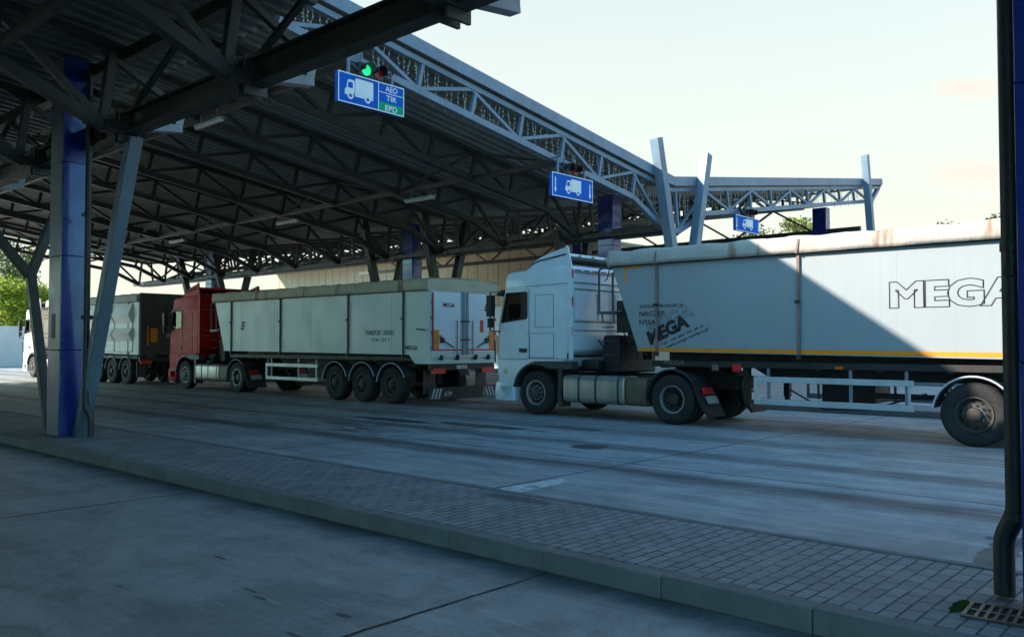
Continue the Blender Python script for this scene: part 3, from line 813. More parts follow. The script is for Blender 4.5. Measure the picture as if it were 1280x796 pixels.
def tractor(loc,paint,label,tankm='alu',spoiler=True,simple=False):
    t=empty('truck',loc,label,'truck','articulated lorry tractor units queueing in the lane')
    H=1.23
    # --- cab shell with real window openings
    prof=[(.16,.70),(.08,.95),(.07,1.25),(.10,2.12),(.30,2.93),(.325,3.20),(.35,3.29),(.42,3.355),(.56,3.385),(2.30,3.46),(2.33,3.3),(2.36,1.50),(2.15,1.36),(2.12,1.10),(.62,1.10),(.62,.70)]
    mb=MB(); mb.prism(prof,'y',-H,H,paint); cab=mb.build('cab',t,bevel=.055,seg=4)
    cs=[]
    def cutter(f):
        m=MB(); f(m); c=m.build('cut',None,smooth=0); cs.append(c)
    cab.parent=None
    cutter(lambda m:m.prism([(.20,1.35),(.22,2.1),(.40,2.90),(.46,3.2),(2.2,3.28),(2.2,1.35)],'y',-H+.06,H-.06,'seat'))
    win=[(.22,2.17),(.39,2.88),(1.02,2.885),(1.05,2.85),(1.05,2.30),(1.02,2.25)]
    cutter(lambda m:m.prism(win,'y',-H-.2,H+.2,'black'))
    cutter(lambda m:m.prism([(-.3,2.12),(-.3,2.86),(.45,2.86),(.30,2.12)],'y',-H+.14,H-.14,'black'))
    def wa(m): m.lathe([(0,-2),(.665,-2),(.665,2),(0,2)],(1.30,0,.515),'black',40)
    cutter(wa)
    cut(cab,cs); cab.parent=t
    for i,mm in enumerate(list(cab.data.materials)): pass
    # door skins
    for sy in (-1,1):
        mb=MB(); y0=sy*H; y1=sy*(H+.010)
        mb.prism([(.115,1.30),(.145,2.1),(.345,2.95),(1.10,2.955),(1.10,1.30)],'y',min(y0,y1),max(y0,y1),paint)
        d=mb.build('door',None,smooth=0); c=MB(); c.prism(win,'y',-H-.2,H+.2,'black'); cc=c.build('cut',None,smooth=0)
        cut(d,[cc]); d.parent=t
        # window seal
        mb=MB()
        for a,b in zip(win,win[1:]+win[:1]): mb.bar((a[0],sy*(H+.008),a[1]),(b[0],sy*(H+.008),b[1]),.02,.035,'rubber',up=(0,1,0))
        mb.build('window_seal',d)
        mb=MB(); mb.prism(win,'y',sy*(H-.02)-.004,sy*(H-.02)+.004,'glass'); mb.build('window_glass',d,smooth=0)
        mb=MB(); yg=sy*(H+.0105)
        gp=[(.13,1.30),(.15,2.1),(.35,2.955),(1.105,2.955),(1.105,1.30)]
        for a,b in zip(gp,gp[1:]+gp[:1]): mb.bar((a[0],yg,a[1]),(b[0],yg,b[1]),.011,.006,'seam',up=(0,1,0))
        mb.bar((.34,sy*(H+.0075),3.0),(2.28,sy*(H+.0075),3.04),.012,.006,'seam',up=(0,1,0)); mb.bar((1.115,yg,1.32),(2.24,yg,1.32),.01,.006,'seam',up=(0,1,0))
        for (xa,xb,za,zb_) in ((1.13,1.86,1.34,1.90),(1.30,1.85,2.05,2.80)):
            yq=sy*(H+.0105)
            for a,b in (((xa,za),(xb,za)),((xb,za),(xb,zb_)),((xb,zb_),(xa,zb_)),((xa,zb_),(xa,za))): mb.bar((a[0],yq,a[1]),(b[0],yq,b[1]),.012,.007,'seam',up=(0,1,0))
        mb.build('panel_gap',t,smooth=0)
        mb=MB(); mb.box(.80,1.05,min(y1,y1+sy*.02),max(y1,y1+sy*.02),1.45,1.55,'black'); mb.build('handle',d,bevel=.01)
        # sleeper side panel and locker seams
        mb=MB(); mb.box(1.115,2.24,min(sy*H,sy*(H+.006)),max(sy*H,sy*(H+.006)),1.30,2.955,paint)
        mb.box(1.30,1.85,min(sy*H,sy*(H+.012)),max(sy*H,sy*(H+.012)),2.05,2.80,paint)
        mb.box(1.13,1.86,min(sy*H,sy*(H+.012)),max(sy*H,sy*(H+.012)),1.34,1.90,paint)
        mb.build('side_panel',t,bevel=.004,seg=1)
        # lower step panel, bumper corner, dark sill band
        mb=MB(); mb.prism([(.16,.70),(.10,1.0),(.11,1.26),(1.3,1.27),(1.3,1.215)]+arc(1.3,.515,.70,90,167,10)+[(.61,.70)],'y',min(sy*H,sy*(H+.016)),max(sy*H,sy*(H+.016)),paint)
        sp_=mb.build('step_panel',t,bevel=.004,seg=1)
        if paint=='white' and sy<0:
            mb=MB(); mb.prism([(.36+.07*math.cos(q*math.pi/8),.99+.07*math.sin(q*math.pi/8)) for q in range(16)],'y',-H-.0185,-H-.016,'sticker'); st_=mb.build('sticker',sp_,smooth=0); st_['label']='round pale yellow sticker on the step panel'
        mb=MB(); mb.prism(arc(1.3,.515,.70,75,170,14)+list(reversed(arc(1.3,.515,.655,75,170,14))),'y',min(sy*(H-.25),sy*(H+.03)),max(sy*(H-.25),sy*(H+.03)),'darkband')
        mb.prism([(1.25,1.25),(2.40,1.26),(2.40,1.08),(1.75,1.08),(1.63,1.10),(1.5,1.16),(1.35,1.185),(1.25,1.17)],'y',min(sy*(H-.2),sy*(H+.022)),max(sy*(H-.2),sy*(H+.022)),'darkband')
        mb.build('wheel_arch',t,bevel=.006,seg=1)
        mb=MB(); mb.box(1.17,1.27,min(sy*(H+.02),sy*(H+.035)),max(sy*(H+.02),sy*(H+.035)),1.20,1.235,'amber'); mb.build('side_marker',t)
        # mirrors
        mb=MB(); ym=sy*(H+.20)
        mb.box(-.10,.06,min(ym-.02,ym+.13),max(ym-.02,ym+.13),2.32,2.84,'mirrorback'); mb.box(-.08,.05,ym,ym+.11,2.05,2.28,'mirrorback')
        mb.tube([(.22,sy*H,2.9),(.02,ym,2.92),(.02,ym,1.98),(.18,sy*(H+.02),1.95)],.02,'mirrorback',8)
        mb.build('mirror',t,bevel=.03)
        # mirror arm handle low on door front
        mb=MB(); mb.tube([(.03,sy*(H+.03),1.2),(.03,sy*(H+.05),1.75)],.018,'black',6); mb.build('grab_rail',t)
    # roof deflector: curved lid on two side cheeks, open at the back
    if spoiler:
        top=[(.98,3.43),(1.14,3.54),(1.30,3.64),(1.46,3.71),(1.75,3.79),(2.24,3.90)]
        mb=MB(); n=len(top); wy=H-.03
        vsn=[];fsn=[]
        ysn=[-wy,-wy*.9,-wy*.45,0,wy*.45,wy*.9,wy]
        for q,(a,b) in enumerate(top):
            for yy in ysn: vsn.append((a,yy,b-.02-.17*(q/(n-1))**1.5))
        k=len(ysn)
        for q in range(n-1):
            for e in range(k-1): fsn.append((q*k+e,(q+1)*k+e,(q+1)*k+e+1,q*k+e+1))
        mb.add(vsn,fsn,paint)
        o=mb.build('roof_deflector',t,smooth=50,fix=False); md=o.modifiers.new('s','SOLIDIFY'); md.thickness=.035; md.offset=0
        for sy in (-1,1):
            mb=MB(); mb.prism([(.98,3.36)]+[(a,b-.02) for a,b in top]+[(2.30,3.52),(2.34,3.40)],'y',min(sy*wy,sy*(wy-.03)),max(sy*wy,sy*(wy-.03)),paint)
            mb.bar((1.5,sy*(wy+.002),3.56),(2.26,sy*(wy+.002),3.72),.006,.012,'rubber',up=(0,1,0))
            mb.build('deflector_cheek',t,bevel=.004,seg=1)
        mb=MB(); mb.box(2.17,2.25,-wy+.03,wy-.03,3.665,3.72,paint)
        for yy in (-.75,-.25,.25,.75): mb.box(2.245,2.256,yy-.05,yy+.05,3.675,3.705,'black')
        mb.box(1.3,2.2,-wy+.05,wy-.05,3.475,3.49,'brown')
        mb.build('deflector_frame',t)
    # side fairing edge and red reflectors down the rear corner
    for sy in (-1,1):
        mb=MB(); mb.prism([(2.30,1.30),(2.42,1.30),(2.40,3.40),(2.29,3.86),(2.25,3.90),(2.20,3.86),(2.28,3.40)],'y',min(sy*(H-.02),sy*(H+.012)),max(sy*(H-.02),sy*(H+.012)),paint)
        mb.build('side_fairing',t,bevel=.006)
        if paint=='white':
            for zz in (3.36,2.72,2.05): 
                mb=MB(); mb.box(2.395,2.412,min(sy*(H-.025),sy*(H+.0125)),max(sy*(H-.025),sy*(H+.0125)),zz-.22,zz,'redrefl'); mb.build('reflector',t)
    # rear wall detail
    mb=MB()
    for zz in (3.05,2.9,2.15,1.95): mb.box(2.352,2.362,-H+.12,H-.12,zz,zz+.025,'joint')
    mb.box(2.352,2.372,-H+.15,-.3,2.2,2.85,paint); mb.box(2.352,2.372,-.2,H-.15,2.2,2.85,paint)
    mb.box(2.33,2.40,-H+.05,H-.05,3.31,3.36,paint)
    for k in range(7): mb.box(2.395,2.404,-H+.1+.33*k,-H+.33+.33*k,3.322,3.352,'black')
    mb.build('rear_wall',t,bevel=.006,seg=1)
    # front: windscreen, grille, bumper, lamps, visor
    mb=MB(); mb.prism([(.105,2.12),(.275,2.86),(.285,2.86),(.115,2.12)],'y',-H+.13,H-.13,'glass'); mb.build('windscreen',t)
    mb=MB(); mb.box(.03,.09,-H+.2,H-.2,1.15,1.95,'black')
    for k in range(6): mb.box(.015,.05,-H+.22,H-.22,1.2+k*.12,1.26+k*.12,paint)
    mb.build('grille',t)
    mb=MB(); mb.prism([(.0,.30),(-.02,.5),(.02,.72),(.12,.78),(.62,.73),(.63,.28),(.08,.28)],'y',-H-.012,H+.012,paint); bu=mb.build('bumper',None,bevel=.04,seg=3)
    c=MB(); c.prism([(.2,.40),(.17,.62),(.55,.64),(.55,.40)],'y',-H-.3,-H+.12,'black'); cc=c.build('cut',None,smooth=0); cut(bu,[cc]); bu.parent=t
    for sy in (-1,1):
        mb=MB(); mb.box(-.03,.02,min(sy*.72,sy*1.12),max(sy*.72,sy*1.12),.52,.70,'signwhite'); mb.build('headlight',t,bevel=.02)
    mb=MB(); mb.prism([(.10,2.98),(-.08,2.86),(-.08,2.84),(.16,2.90)],'y',-H+.1,H-.1,'black'); mb.build('sun_visor',t)
    # interior
    for sy in (-.6,.6):
        mb=MB(); mb.box(.95,1.4,sy-.24,sy+.24,1.75,1.92,'seat'); mb.box(1.35,1.5,sy-.24,sy+.24,1.9,2.62,'seat'); mb.box(1.38,1.48,sy-.14,sy+.14,2.62,2.8,'seat')
        mb.box(1.05,1.3,sy-.15,sy+.15,1.36,1.75,'seat')
        mb.build('seat',t,bevel=.04)
    mb=MB(); mb.box(.62,1.3,H-.10,H-.065,1.9,3.0,'window_blocker'); mb.box(1.28,1.31,-H+.08,H-.10,1.4,3.1,'window_blocker'); mb.build('window_blocker',t)  # dark sheets added to stop brightness showing through the cab window
    mb=MB(); mb.box(.24,.55,-H+.1,H-.1,1.4,2.08,'black'); mb.build('dashboard',t,bevel=.04)
    mb=MB(); mb.tube([(.72+.07*math.sin(a),-.6+.22*math.cos(a),2.1+.2*math.sin(a)) for a in [2*math.pi*q/20 for q in range(21)]],.016,'black',6); mb.tube([(.5,-.6,1.95),(.72,-.6,2.1)],.03,'black',8); mb.build('steering_wheel',t)
    # chassis
    mb=MB()
    for sy in (-.42,.42): mb.box(1.9,6.05,sy-.05,sy+.05,.72,.98,'chassis')
    for xx in (2.5,3.4,4.3,5.5,6.0): mb.box(xx,xx+.1,-.37,.37,.76,.94,'chassis')
    mb.box(2.0,2.4,-.9,.9,.5,1.1,'chassis'); mb.box(2.45,2.85,-1.0,1.0,1.0,1.05,'chassis'); mb.box(.7,1.95,-.8,.8,.55,1.1,'chassis')
    mb.box(1.2,1.4,-1.0,1.0,.45,.6,'chassis'); mb.box(4.9,5.1,-.95,.95,.42,.62,'chassis')
    mb.build('chassis',t,bevel=.01)
    mb=MB(); mb.prism([(4.55,1.0),(4.6,1.16),(5.6,1.16),(5.85,.98)],'y',-.45,.45,'chassis'); mb.build('fifth_wheel',t,bevel=.02)
    mb=MB()
    for k in range(3):
        y0=-.25+.2*k; mb.tube([(2.4,y0,1.75),(2.75,y0-.1,1.45),(3.15,y0,1.35),(3.45,y0+.05,1.75)],.018,'black' if k!=1 else 'redrefl',6)
    mb.build('air_line',t)
    # equipment behind the cab: stack and battery box
    mb=MB(); mb.box(2.9,3.35,-.75,.75,1.0,1.85,'chassis'); mb.box(2.42,2.9,-.95,-.5,1.06,1.3,'chassis'); mb.build('hydraulic_tank',t,bevel=.05)
    mb=MB(); mb.box(2.48,2.95,.25,.95,1.05,1.75,'chassis'); mb.tube([(2.65,.75,1.6),(2.65,.75,3.1)],.09,'black',12); mb.build('air_intake',t,bevel=.02)
    # fuel tanks
    for sy in (-1,1):
        mb=MB(); pr=[]
        y0,y1=(-1.24,-.62); z0,z1=.33,.95
        for cx2,cz2,a0 in ((y1-.1,z1-.1,0),(y0+.14,z1-.14,90),(y0+.14,z0+.14,180),(y1-.1,z0+.1,270)):
            rr=.1 if a0 in (0,270) else .14
            pr+=[(cx2+rr*math.cos(R(a0+18*q)),cz2+rr*math.sin(R(a0+18*q))) for q in range(6)]
        if sy>0: pr=[(-a,b) for a,b in pr]
        mb.prism(pr,'x',2.12,3.80,tankm); tk=mb.build('fuel_tank',t,bevel=.03,smooth=50)
        mb=MB(); 
        pb=[((a-(-.93*(-sy) if False else (-.93 if sy<0 else .93)))*1.02+(-.93 if sy<0 else .93),(b-.64)*1.02+.64) for a,b in pr]
        for xx in (2.55,3.02,3.62): mb=MB(); mb.prism(pb,'x',xx,xx+.055,'darkband'); mb.build('tank_strap',tk)
        mb=MB(); pb=[((a-(-.93 if sy<0 else .93))*.97+(-.93 if sy<0 else .93),(b-.64)*.97+.63) for a,b in pr]
        mb.prism(pb,'x',3.83,4.36,'brown'); mb.build('side_box',t,bevel=.03,smooth=50)
        # cab rear mudguard
        mb=MB(); mb.prism([(1.95,1.08),(2.08,1.08),(2.05,.5),(2.1,.22),(1.95,.22),(1.93,.5)],'y',min(sy*.9,sy*(H-.03)),max(sy*.9,sy*(H-.03)),'black'); mb.build('mudguard',t,bevel=.01)
        # rear fender, flap, lamp, plate
        ya,yb=(-1.26,-.58) if sy<0 else (.58,1.26)
        fender(t,4.98,.60,ya,yb,185,35,'darkband',.03,edge=None)
        mb=MB(); mb.prism([(5.46,.90),(5.50,.92),(5.68,.52),(5.86,.20),(5.82,.18),(5.60,.50)],'y',ya,yb,'tyre'); fl=mb.build('mudflap',t)
        mb=MB(); 
        mb.prism([(5.60,.78),(5.66,.77),(5.72,.66),(5.66,.63)],'y',ya+.12,ya+.47,'redrefl'); mb.build('tail_light',t,bevel=.01)
        mb=MB(); mb.prism([(5.69,.60),(5.705,.605),(5.785,.46),(5.77,.455)],'y',ya+.13,ya+.55,'plate'); mb.build('plate',t)
    # wheels
    for sy in (-1,1):
        wheel(t,1.30,sy*1.08,sy,'front'); wheel(t,4.98,sy*1.08,sy,'rear',dual=True)
    return t

def trailer(loc,L,zt,slant,sheet,tarp,axles,straps,strapm,label,stripe=True,ribbed=False,guard=(3.3,6.2),full_rear=True,zb0=1.5,zb1=1.36,frontladder=True,tarpdroop=.30):
    t=empty('trailer',loc,label,'trailer','tipping semitrailers coupled to the queueing trucks')
    W=1.25
    mb=MB(); mb.prism([(0,zt),(slant,zb0),(L,zb1),(L,zt-.04)],'y',-W,W,sheet); body=mb.build('body',t,bevel=.012,seg=2)
    # bottom rail and top rail
    for sy in (-1,1):
        mb=MB(); 
        mb.bar((slant+.02,sy*(W+.008),zb0+.02),(L,sy*(W+.008),zb1+.02),.05,.02,sheet,up=(0,0,1)) if False else None
        ya,yb=sorted((sy*W,sy*(W+.014)))
        mb.prism([(slant,zb0),(slant-.01,zb0+.035),(L,zb1+.035),(L,zb1)],'y',ya,yb,sheet)
        mb.prism([(0.0,zt-.02),(0.0,zt-.055),(L,zt-.095),(L,zt-.06)],'y',ya,sorted((sy*W,sy*(W+.02)))[1] if sy>0 else yb,'rubber')
        mb.build('rail',t)
        # tarp-edge seal
        mb=MB(); ya,yb=sorted((sy*W,sy*(W+.09))); mb.prism([(-.02,zt+.0),(-.02,zt-.035),(L,zt-.075),(L,zt-.04)],'y',ya,yb,'rubber'); mb.build('tarp_rail',t)
        if ribbed:
            n=int(L/1.85)
            for k in range(n):
                xa=L-.45-1.75*(k+1)+.06; xb=xa+1.63
                if xa<slant: continue
                mb=MB(); y0=sy*W; zz=[(zb1+.10,0),(zb1+.13,.03),(zb1+.55,.03),(zb1+.85,.20),(zb1+1.10,.03),(zb1+1.28,.03),(zb1+1.62,.21),(zt-.14,.03),(zt-.12,0)]
                vsn=[];fsn=[]
                for z,d in zz: vsn+=[(xa,y0+sy*.002,z),(xa+.02,y0+sy*(d+.002),z),(xb-.02,y0+sy*(d+.002),z),(xb,y0+sy*.002,z)]
                for q in range(len(zz)-1):
                    for e in range(3): fsn.append((q*4+e,q*4+e+1,q*4+5+e,q*4+4+e))
                mb.add(vsn,fsn,sheet); mb.build('side_panel',t,smooth=0)
        else:
            # faint sheet seams
            mb=MB(); ya,yb=sorted((sy*(W-.001),sy*(W+.0025)))
            for fx in (.16,.34,.52,.70,.86): mb.box(L*fx,L*fx+.006,ya,yb,zb0+.05,zt-.12,'paleprint')
            mb.build('sheet_seam',t)
        mb_any=False
        for xx in straps:
            mb=MB(); ya,yb=sorted((sy*(W+.012),sy*(W+.045)))
            f=(xx-slant)/(L-slant); zb=zb0+(zb1-zb0)*f
            mb.box(xx-.028,xx+.028,ya,yb,zb-.03,zt-.04,strapm)
            ya,yb=sorted((sy*(W+.012),sy*(W+.075))); mb.box(xx-.045,xx+.045,ya,yb,zb-.09,zb-.0,'hub'); mb.box(xx-.06,xx+.03,ya,yb,zb+.95,zb+1.0,'black')
            mb.build('strap',t,bevel=.004,seg=1)
    # tarpaulin: sagging sheet over bows, rolled over the sides
    mb=MB(); nx=int(L/.11); prof=[]
    hw=W+.10
    prof=[(-hw,-.02),(-hw-.012,.06),(-hw-.01,.14),(-hw-.002,.235),(-hw+.018,.285),(-hw+.07,.31),(-W*.7,.33),(-W*.35,.35),(0,.36)]
    prof=prof+[(-a,b) for a,b in reversed(prof[:-1])]
    kf=tarpdroop/.30; vsn=[];fsn=[]; k=len(prof)
    for i in range(nx+1):
        xx=-.03+(L+.06)*i/nx
        bow=.5+.5*math.cos(2*math.pi*xx/1.05)
        sag=-.06*(1-bow**.6)
        for j,(a,b) in enumerate(prof):
            nz=noise.noise(Vector((xx*2.2+loc[0],j*.55,1.3)))*.03+noise.noise(Vector((xx*6+loc[0],j*1.1,5.3)))*.016
            edge=1 if 0<j<k-1 else .25
            ysg=-1 if a<0 else 1
            mid=1 if 5<j<k-6 else .35
            vsn.append((xx,a+ysg*nz*edge*.7,zt-.02-.04*xx/L+b*kf+(sag*mid+nz*.8)*edge*(1 if b>.1 else .3)))
    for i in range(nx):
        for j in range(k-1): fsn.append((i*k+j,(i+1)*k+j,(i+1)*k+j+1,i*k+j+1))
    mb.add(vsn,fsn,tarp); tp=mb.build('tarpaulin',t,smooth=60,fix=False)
    md=tp.modifiers.new('s','SOLIDIFY'); md.thickness=.008; md.offset=-1
    # tarp ends
    mb=MB(); mb.prism([(a,zt-.03+b*kf*.93) for a,b in prof],'x',-.02,.01,tarp); mb.build('tarp_end',t)
    mb=MB(); mb.prism([(a,zt-.07+b*kf*.93) for a,b in prof],'x',L-.01,L+.02,tarp); mb.build('tarp_end',t)
    # creased hold-down webbing over the tarp
    for xx in straps:
        for sy in (-1,1):
            mb=MB(); mb.bar((xx,sy*(hw+.02),zt-.06),(xx+.05,sy*(hw+.022),zt+.2*kf),.035,.006,'strap' if strapm=='strap' else 'tarp2',up=(0,1,0)); mb.build('webbing',t)
    # running gear
    mb=MB()
    for sy in (-.45,.45): mb.prism([(slant+.3,1.20),(slant+.3,zb0-.01),(L-.1,zb1-.02),(L-.1,.98),(slant+2.6,.98),(slant+2.2,1.2)],'y',sy-.05,sy+.05,'chassis')
    for xx in [slant+.5+1.1*q for q in range(int((L-slant-1)/1.1)+1)]: mb.box(xx,xx+.1,-1.18,1.18,zb1-.20,zb1-.06,'chassis')
    mb.box(slant+.25,slant+1.5,-1.0,1.0,1.18,1.24,'chassis')
    for sy in (-1,1): mb.box(slant+.3,L-.2,min(sy*1.12,sy*1.20),max(sy*1.12,sy*1.20),zb1-.17,zb1-.05,'chassis')
    mb.build('chassis',t,bevel=.01)
    for sy in (-1,1):
        xx=guard[0]-.35
        mb=MB(); mb.box(xx,xx+.12,min(sy*.85,sy*.97),max(sy*.85,sy*.97),.55,1.25,'chassis'); mb.box(xx+.015,xx+.105,min(sy*.865,sy*.955),max(sy*.865,sy*.955),.48,.55,'chassis'); mb.build('landing_leg',t)
        # side guard frame
        mb=MB(); ya,yb=sorted((sy*(W-.02),sy*(W-.055))); a,b=guard
        mb.box(a,b,ya,yb,.93,1.035,'guard'); mb.box(a,b,ya,yb,.51,.615,'guard'); mb.box(a,a+.07,ya+.001,yb-.001,.615,.93,'guard'); mb.box(b-.10,b-.05,ya+.01,yb-.01,.615,.93,'guard')
        mb.build('side_guard',t,bevel=.006)
        mb=MB(); ya,yb=sorted((sy*(W-.06),sy*(W-.10)))
        for xx in (a+.25,(a+b)/2+.35,b-.15): mb.box(xx,xx+.05,ya,yb,.5,1.27,'gutter')
        mb.build('guard_bracket',t)
    mb=MB(); a,b=guard; mb.box(a+.9,a+1.9,-.2,.62,.55,1.0,'chassis'); mb.tube([(a+.5,-.8,.8),(a+1.2,-.85,.45),(a+2.0,-.85,.48),(b+.1,-.85,.8)],.02,'black',6); mb.tube([(a+2.0,-.5,.72),(b+.7,-.5,.72)],.05,'chassis',8); mb.build('air_tank',t,bevel=.03)
    for ax in axles:
        for sy in (-1,1):
            wheel(t,ax,sy*1.06,sy,'trailer',w=.34)
            ya,yb=sorted((sy*.86,sy*1.26))
            fender(t,ax,.60,ya,yb,172,18 if ax==axles[0] else 22,'darkband',.02,edge='guard' if sy<0 else None)
        mb=MB(); mb.tube([(ax,-1.0,.515),(ax,1.0,.515)],.07,'chassis',10); mb.box(ax-.25,ax+.1,-.6,-.42,.5,.95,'chassis'); mb.box(ax-.25,ax+.1,.42,.6,.5,.95,'chassis'); mb.build('axle',t)
    # front ladder with platform frame
    if frontladder:
        mb=MB(); y=-W+.06
        def at(x,z): return (x,y,z)
        xr=-.37
        mb.tube([at(xr,zt-1.02),at(xr,zt-.12),at(xr+.05,zt-.05),at(xr+.38,zt-.05),at(xr+.43,zt-.12)],.026,'ladderm',8)
        mb.tube([at(xr+.37,zt-1.02),at(xr+.37,zt-.2),at(xr+.43,zt-.12)],.026,'ladderm',8)
        mb.box(xr-.03,xr+.42,y-.03,y+.35,zt-1.06,zt-1.0,'ladderm')
        mb.tube([at(xr+.08,zt-1.05),at(xr+.10,zb0+.62)],.02,'ladderm',8); mb.tube([at(xr+.38,zt-1.05),at(xr+.40,zb0+.62)],.02,'ladderm',8)
        for zz in (zt-1.35,zt-1.65,zt-1.95 if zt>3.3 else zt-1.9): mb.tube([at(xr+.08,zz),at(xr+.40,zz)],.014,'ladderm',6)
        mb.bar(at(xr+.35,zt-1.03),at(slant*.35,zt-1.0),.04,.04,'ladderm')
        mb.tube([at(xr+.40,zt-.06),at(xr+.28,zt-.10),at(xr+.22,zt-.3),at(xr+.15,zt-.33)],.012,'black',6)
        mb.build('ladder',t)
        # front tipping ram and hoses
        mb=MB(); mb.tube([(.12,0,1.3),(.06,0,3.1)],.11,'chassis',12); mb.tube([(.3,-.5,2.3),(.2,-.6,1.9),(.45,-.6,1.4)],.025,'black',6); mb.tube([(.25,-.9,2.45),(.15,-1.0,1.9),(.5,-.9,1.35)],.02,'black',6)
        mb.box(.0,.5,-1.05,-.5,1.9,2.6,'chassis')
        mb.build('tipping_ram',t,bevel=.01)
    # rear
    mb=MB(); mb.box(L-.12,L+.02,-W+.05,W-.05,.95,1.12,'chassis')
    for sy in (-1,1):
        mb.box(L-.05,L+.03,min(sy*.7,sy*1.15),max(sy*.7,sy*1.15),.86,1.0,'redrefl')
        mb.box(L-.32,L-.29,min(sy*.78,sy*1.18),max(sy*.78,sy*1.18),.3,.95,'black')
    mb.build('rear_frame',t)
    return t

# ---- white rig in front of us
WX=-14.24; WY=16.27
tr_w=tractor((WX,WY,0),'white','white truck cab with tall roof deflector, in front of the grey trailer')
L1=11.4; X1=-10.75
t1=trailer((X1,WY,0),L1,3.37,.69,'tgrey','tarp',[7.09,8.40,9.71],(1.17,4.22,7.9),'strap','long grey tipper trailer with orange stripe and MEGA lettering','trailer',guard=(3.30,6.18))
W=1.25; yS=-W-.0035
mb=MB(); mb.prism([(.70,1.535),(.72,1.485),(L1-.02,1.395),(L1-.02,1.455)] if False else [(.72,1.58),(.72,1.505),(L1-.02,1.40),(L1-.02,1.48)],'y',-W-.017,-W-.0141+.002,'orange')
mb.prism([(.36,3.335),(.36,3.27),(.79,3.27),(.79,3.335)],'y',-W-.004,-W,'orange'); mb.prism([(.36,3.2695),(.36,2.95),(.42,2.95),(.42,3.2695)],'y',-W-.004,-W,'orange')
o=mb.build('reflective_stripe',t1); 
lx=lambda X:X-X1
text('lettering','MEGA',2.03,.47,mx_side(lx(-4.94),yS,2.25),'ink',t1,bold=.05,outline=.013,depth=.003,space=.97)
text('lettering','ZAKŁAD PRODUKCJI',1.04,.085,mx_side(lx(-10.02),yS,2.39),'ink',t1,bold=.01,space=1.15)
text('lettering','NACZEP',.62,.105,mx_side(lx(-10.02),yS,2.235),'ink',t1,bold=.012)
text('lettering','NYSA',.40,.105,mx_side(lx(-10.02),yS,2.06),'ink',t1,bold=.012)
A=R(22.3)
text('lettering','MEGA',1.02,.30,mx_side(lx(-9.745),yS-.002,1.62),'ink',t1,bold=.05,ang=A,space=.95)
text('lettering','MEGA',1.12,.30,mx_side(lx(-9.73),yS,1.80),'ink',t1,bold=.02,outline=.010,depth=.003,ang=A)
text('lettering','TEL. +48 (84) 733 20 33',1.05,.06,mx_side(lx(-9.47),yS,1.605),'ink',t1,bold=.01,ang=A*.96,space=1.1)
text('lettering','www.mega-trailers.pl',1.05,.085,mx_side(lx(-9.36),yS,1.53),'ink',t1,bold=.008,ang=A*.96,space=1.1)
text('lettering','MEGA',.5,.085,mx_side(lx(-9.45),-1.205,1.235),'tanprint',t1,bold=.02)
for (q0,q1,y_,z0,z1,m_) in ((-8.35,-8.2,-1.21,1.13,1.25,'brown'),(-7.9,-7.72,-1.21,1.12,1.26,'redrefl'),(-5.9,-5.75,-1.215,1.2,1.25,'amber')):
    mb=MB(); mb.box(lx(q0),lx(q1),y_,-1.19,z0,z1,m_); mb.build('side_marker',t1)

# ---- red rig
RX=-31.42
tr_r=tractor((RX,WY,0),'red','dark red truck cab coupled to a white MEGA tipper trailer')
X2=-27.9; L2=11.3
t2=trailer((X2,WY,0),L2,3.16,.66,'twhite','tarp2',[7.1,8.4,9.7],(1.17,4.22,7.78,10.25),'dstrap','white tipper trailer with brown stained tarpaulin and TRANSPORT CEREALE lettering',guard=(3.30,6.20),zb0=1.42,zb1=1.36)
lx=lambda X:X-X2
text('lettering','TRANSPORT CEREALE',1.30,.14,mx_side(lx(-19.35),yS,1.90),'greyprint',t2,bold=.0,space=1.0)
text('lettering','0746 325 7',.80,.10,mx_side(lx(-19.05),yS,1.72),'greyprint',t2)
text('lettering','MEGA',.50,.12,mx_side(lx(-17.58),yS,1.49),'greyprint',t2,bold=.03)
def stripes_logo(parent,f,w,h,m='ink'):
    mb=MB()
    for k in range(3):
        f(mb,k,w,h,m)
    return mb.build('emblem',parent)
def sidelogo(mb,k,w,h,m):
    z=2.33-k*.10; x0=lx(-26.1)-k*.03; mb.prism([(x0,z),(x0+.04,z+.08),(x0+.26,z+.08),(x0+.22,z)],'y',yS-.001,yS+.003,m)
stripes_logo(t2,sidelogo,1,1,'greyprint')
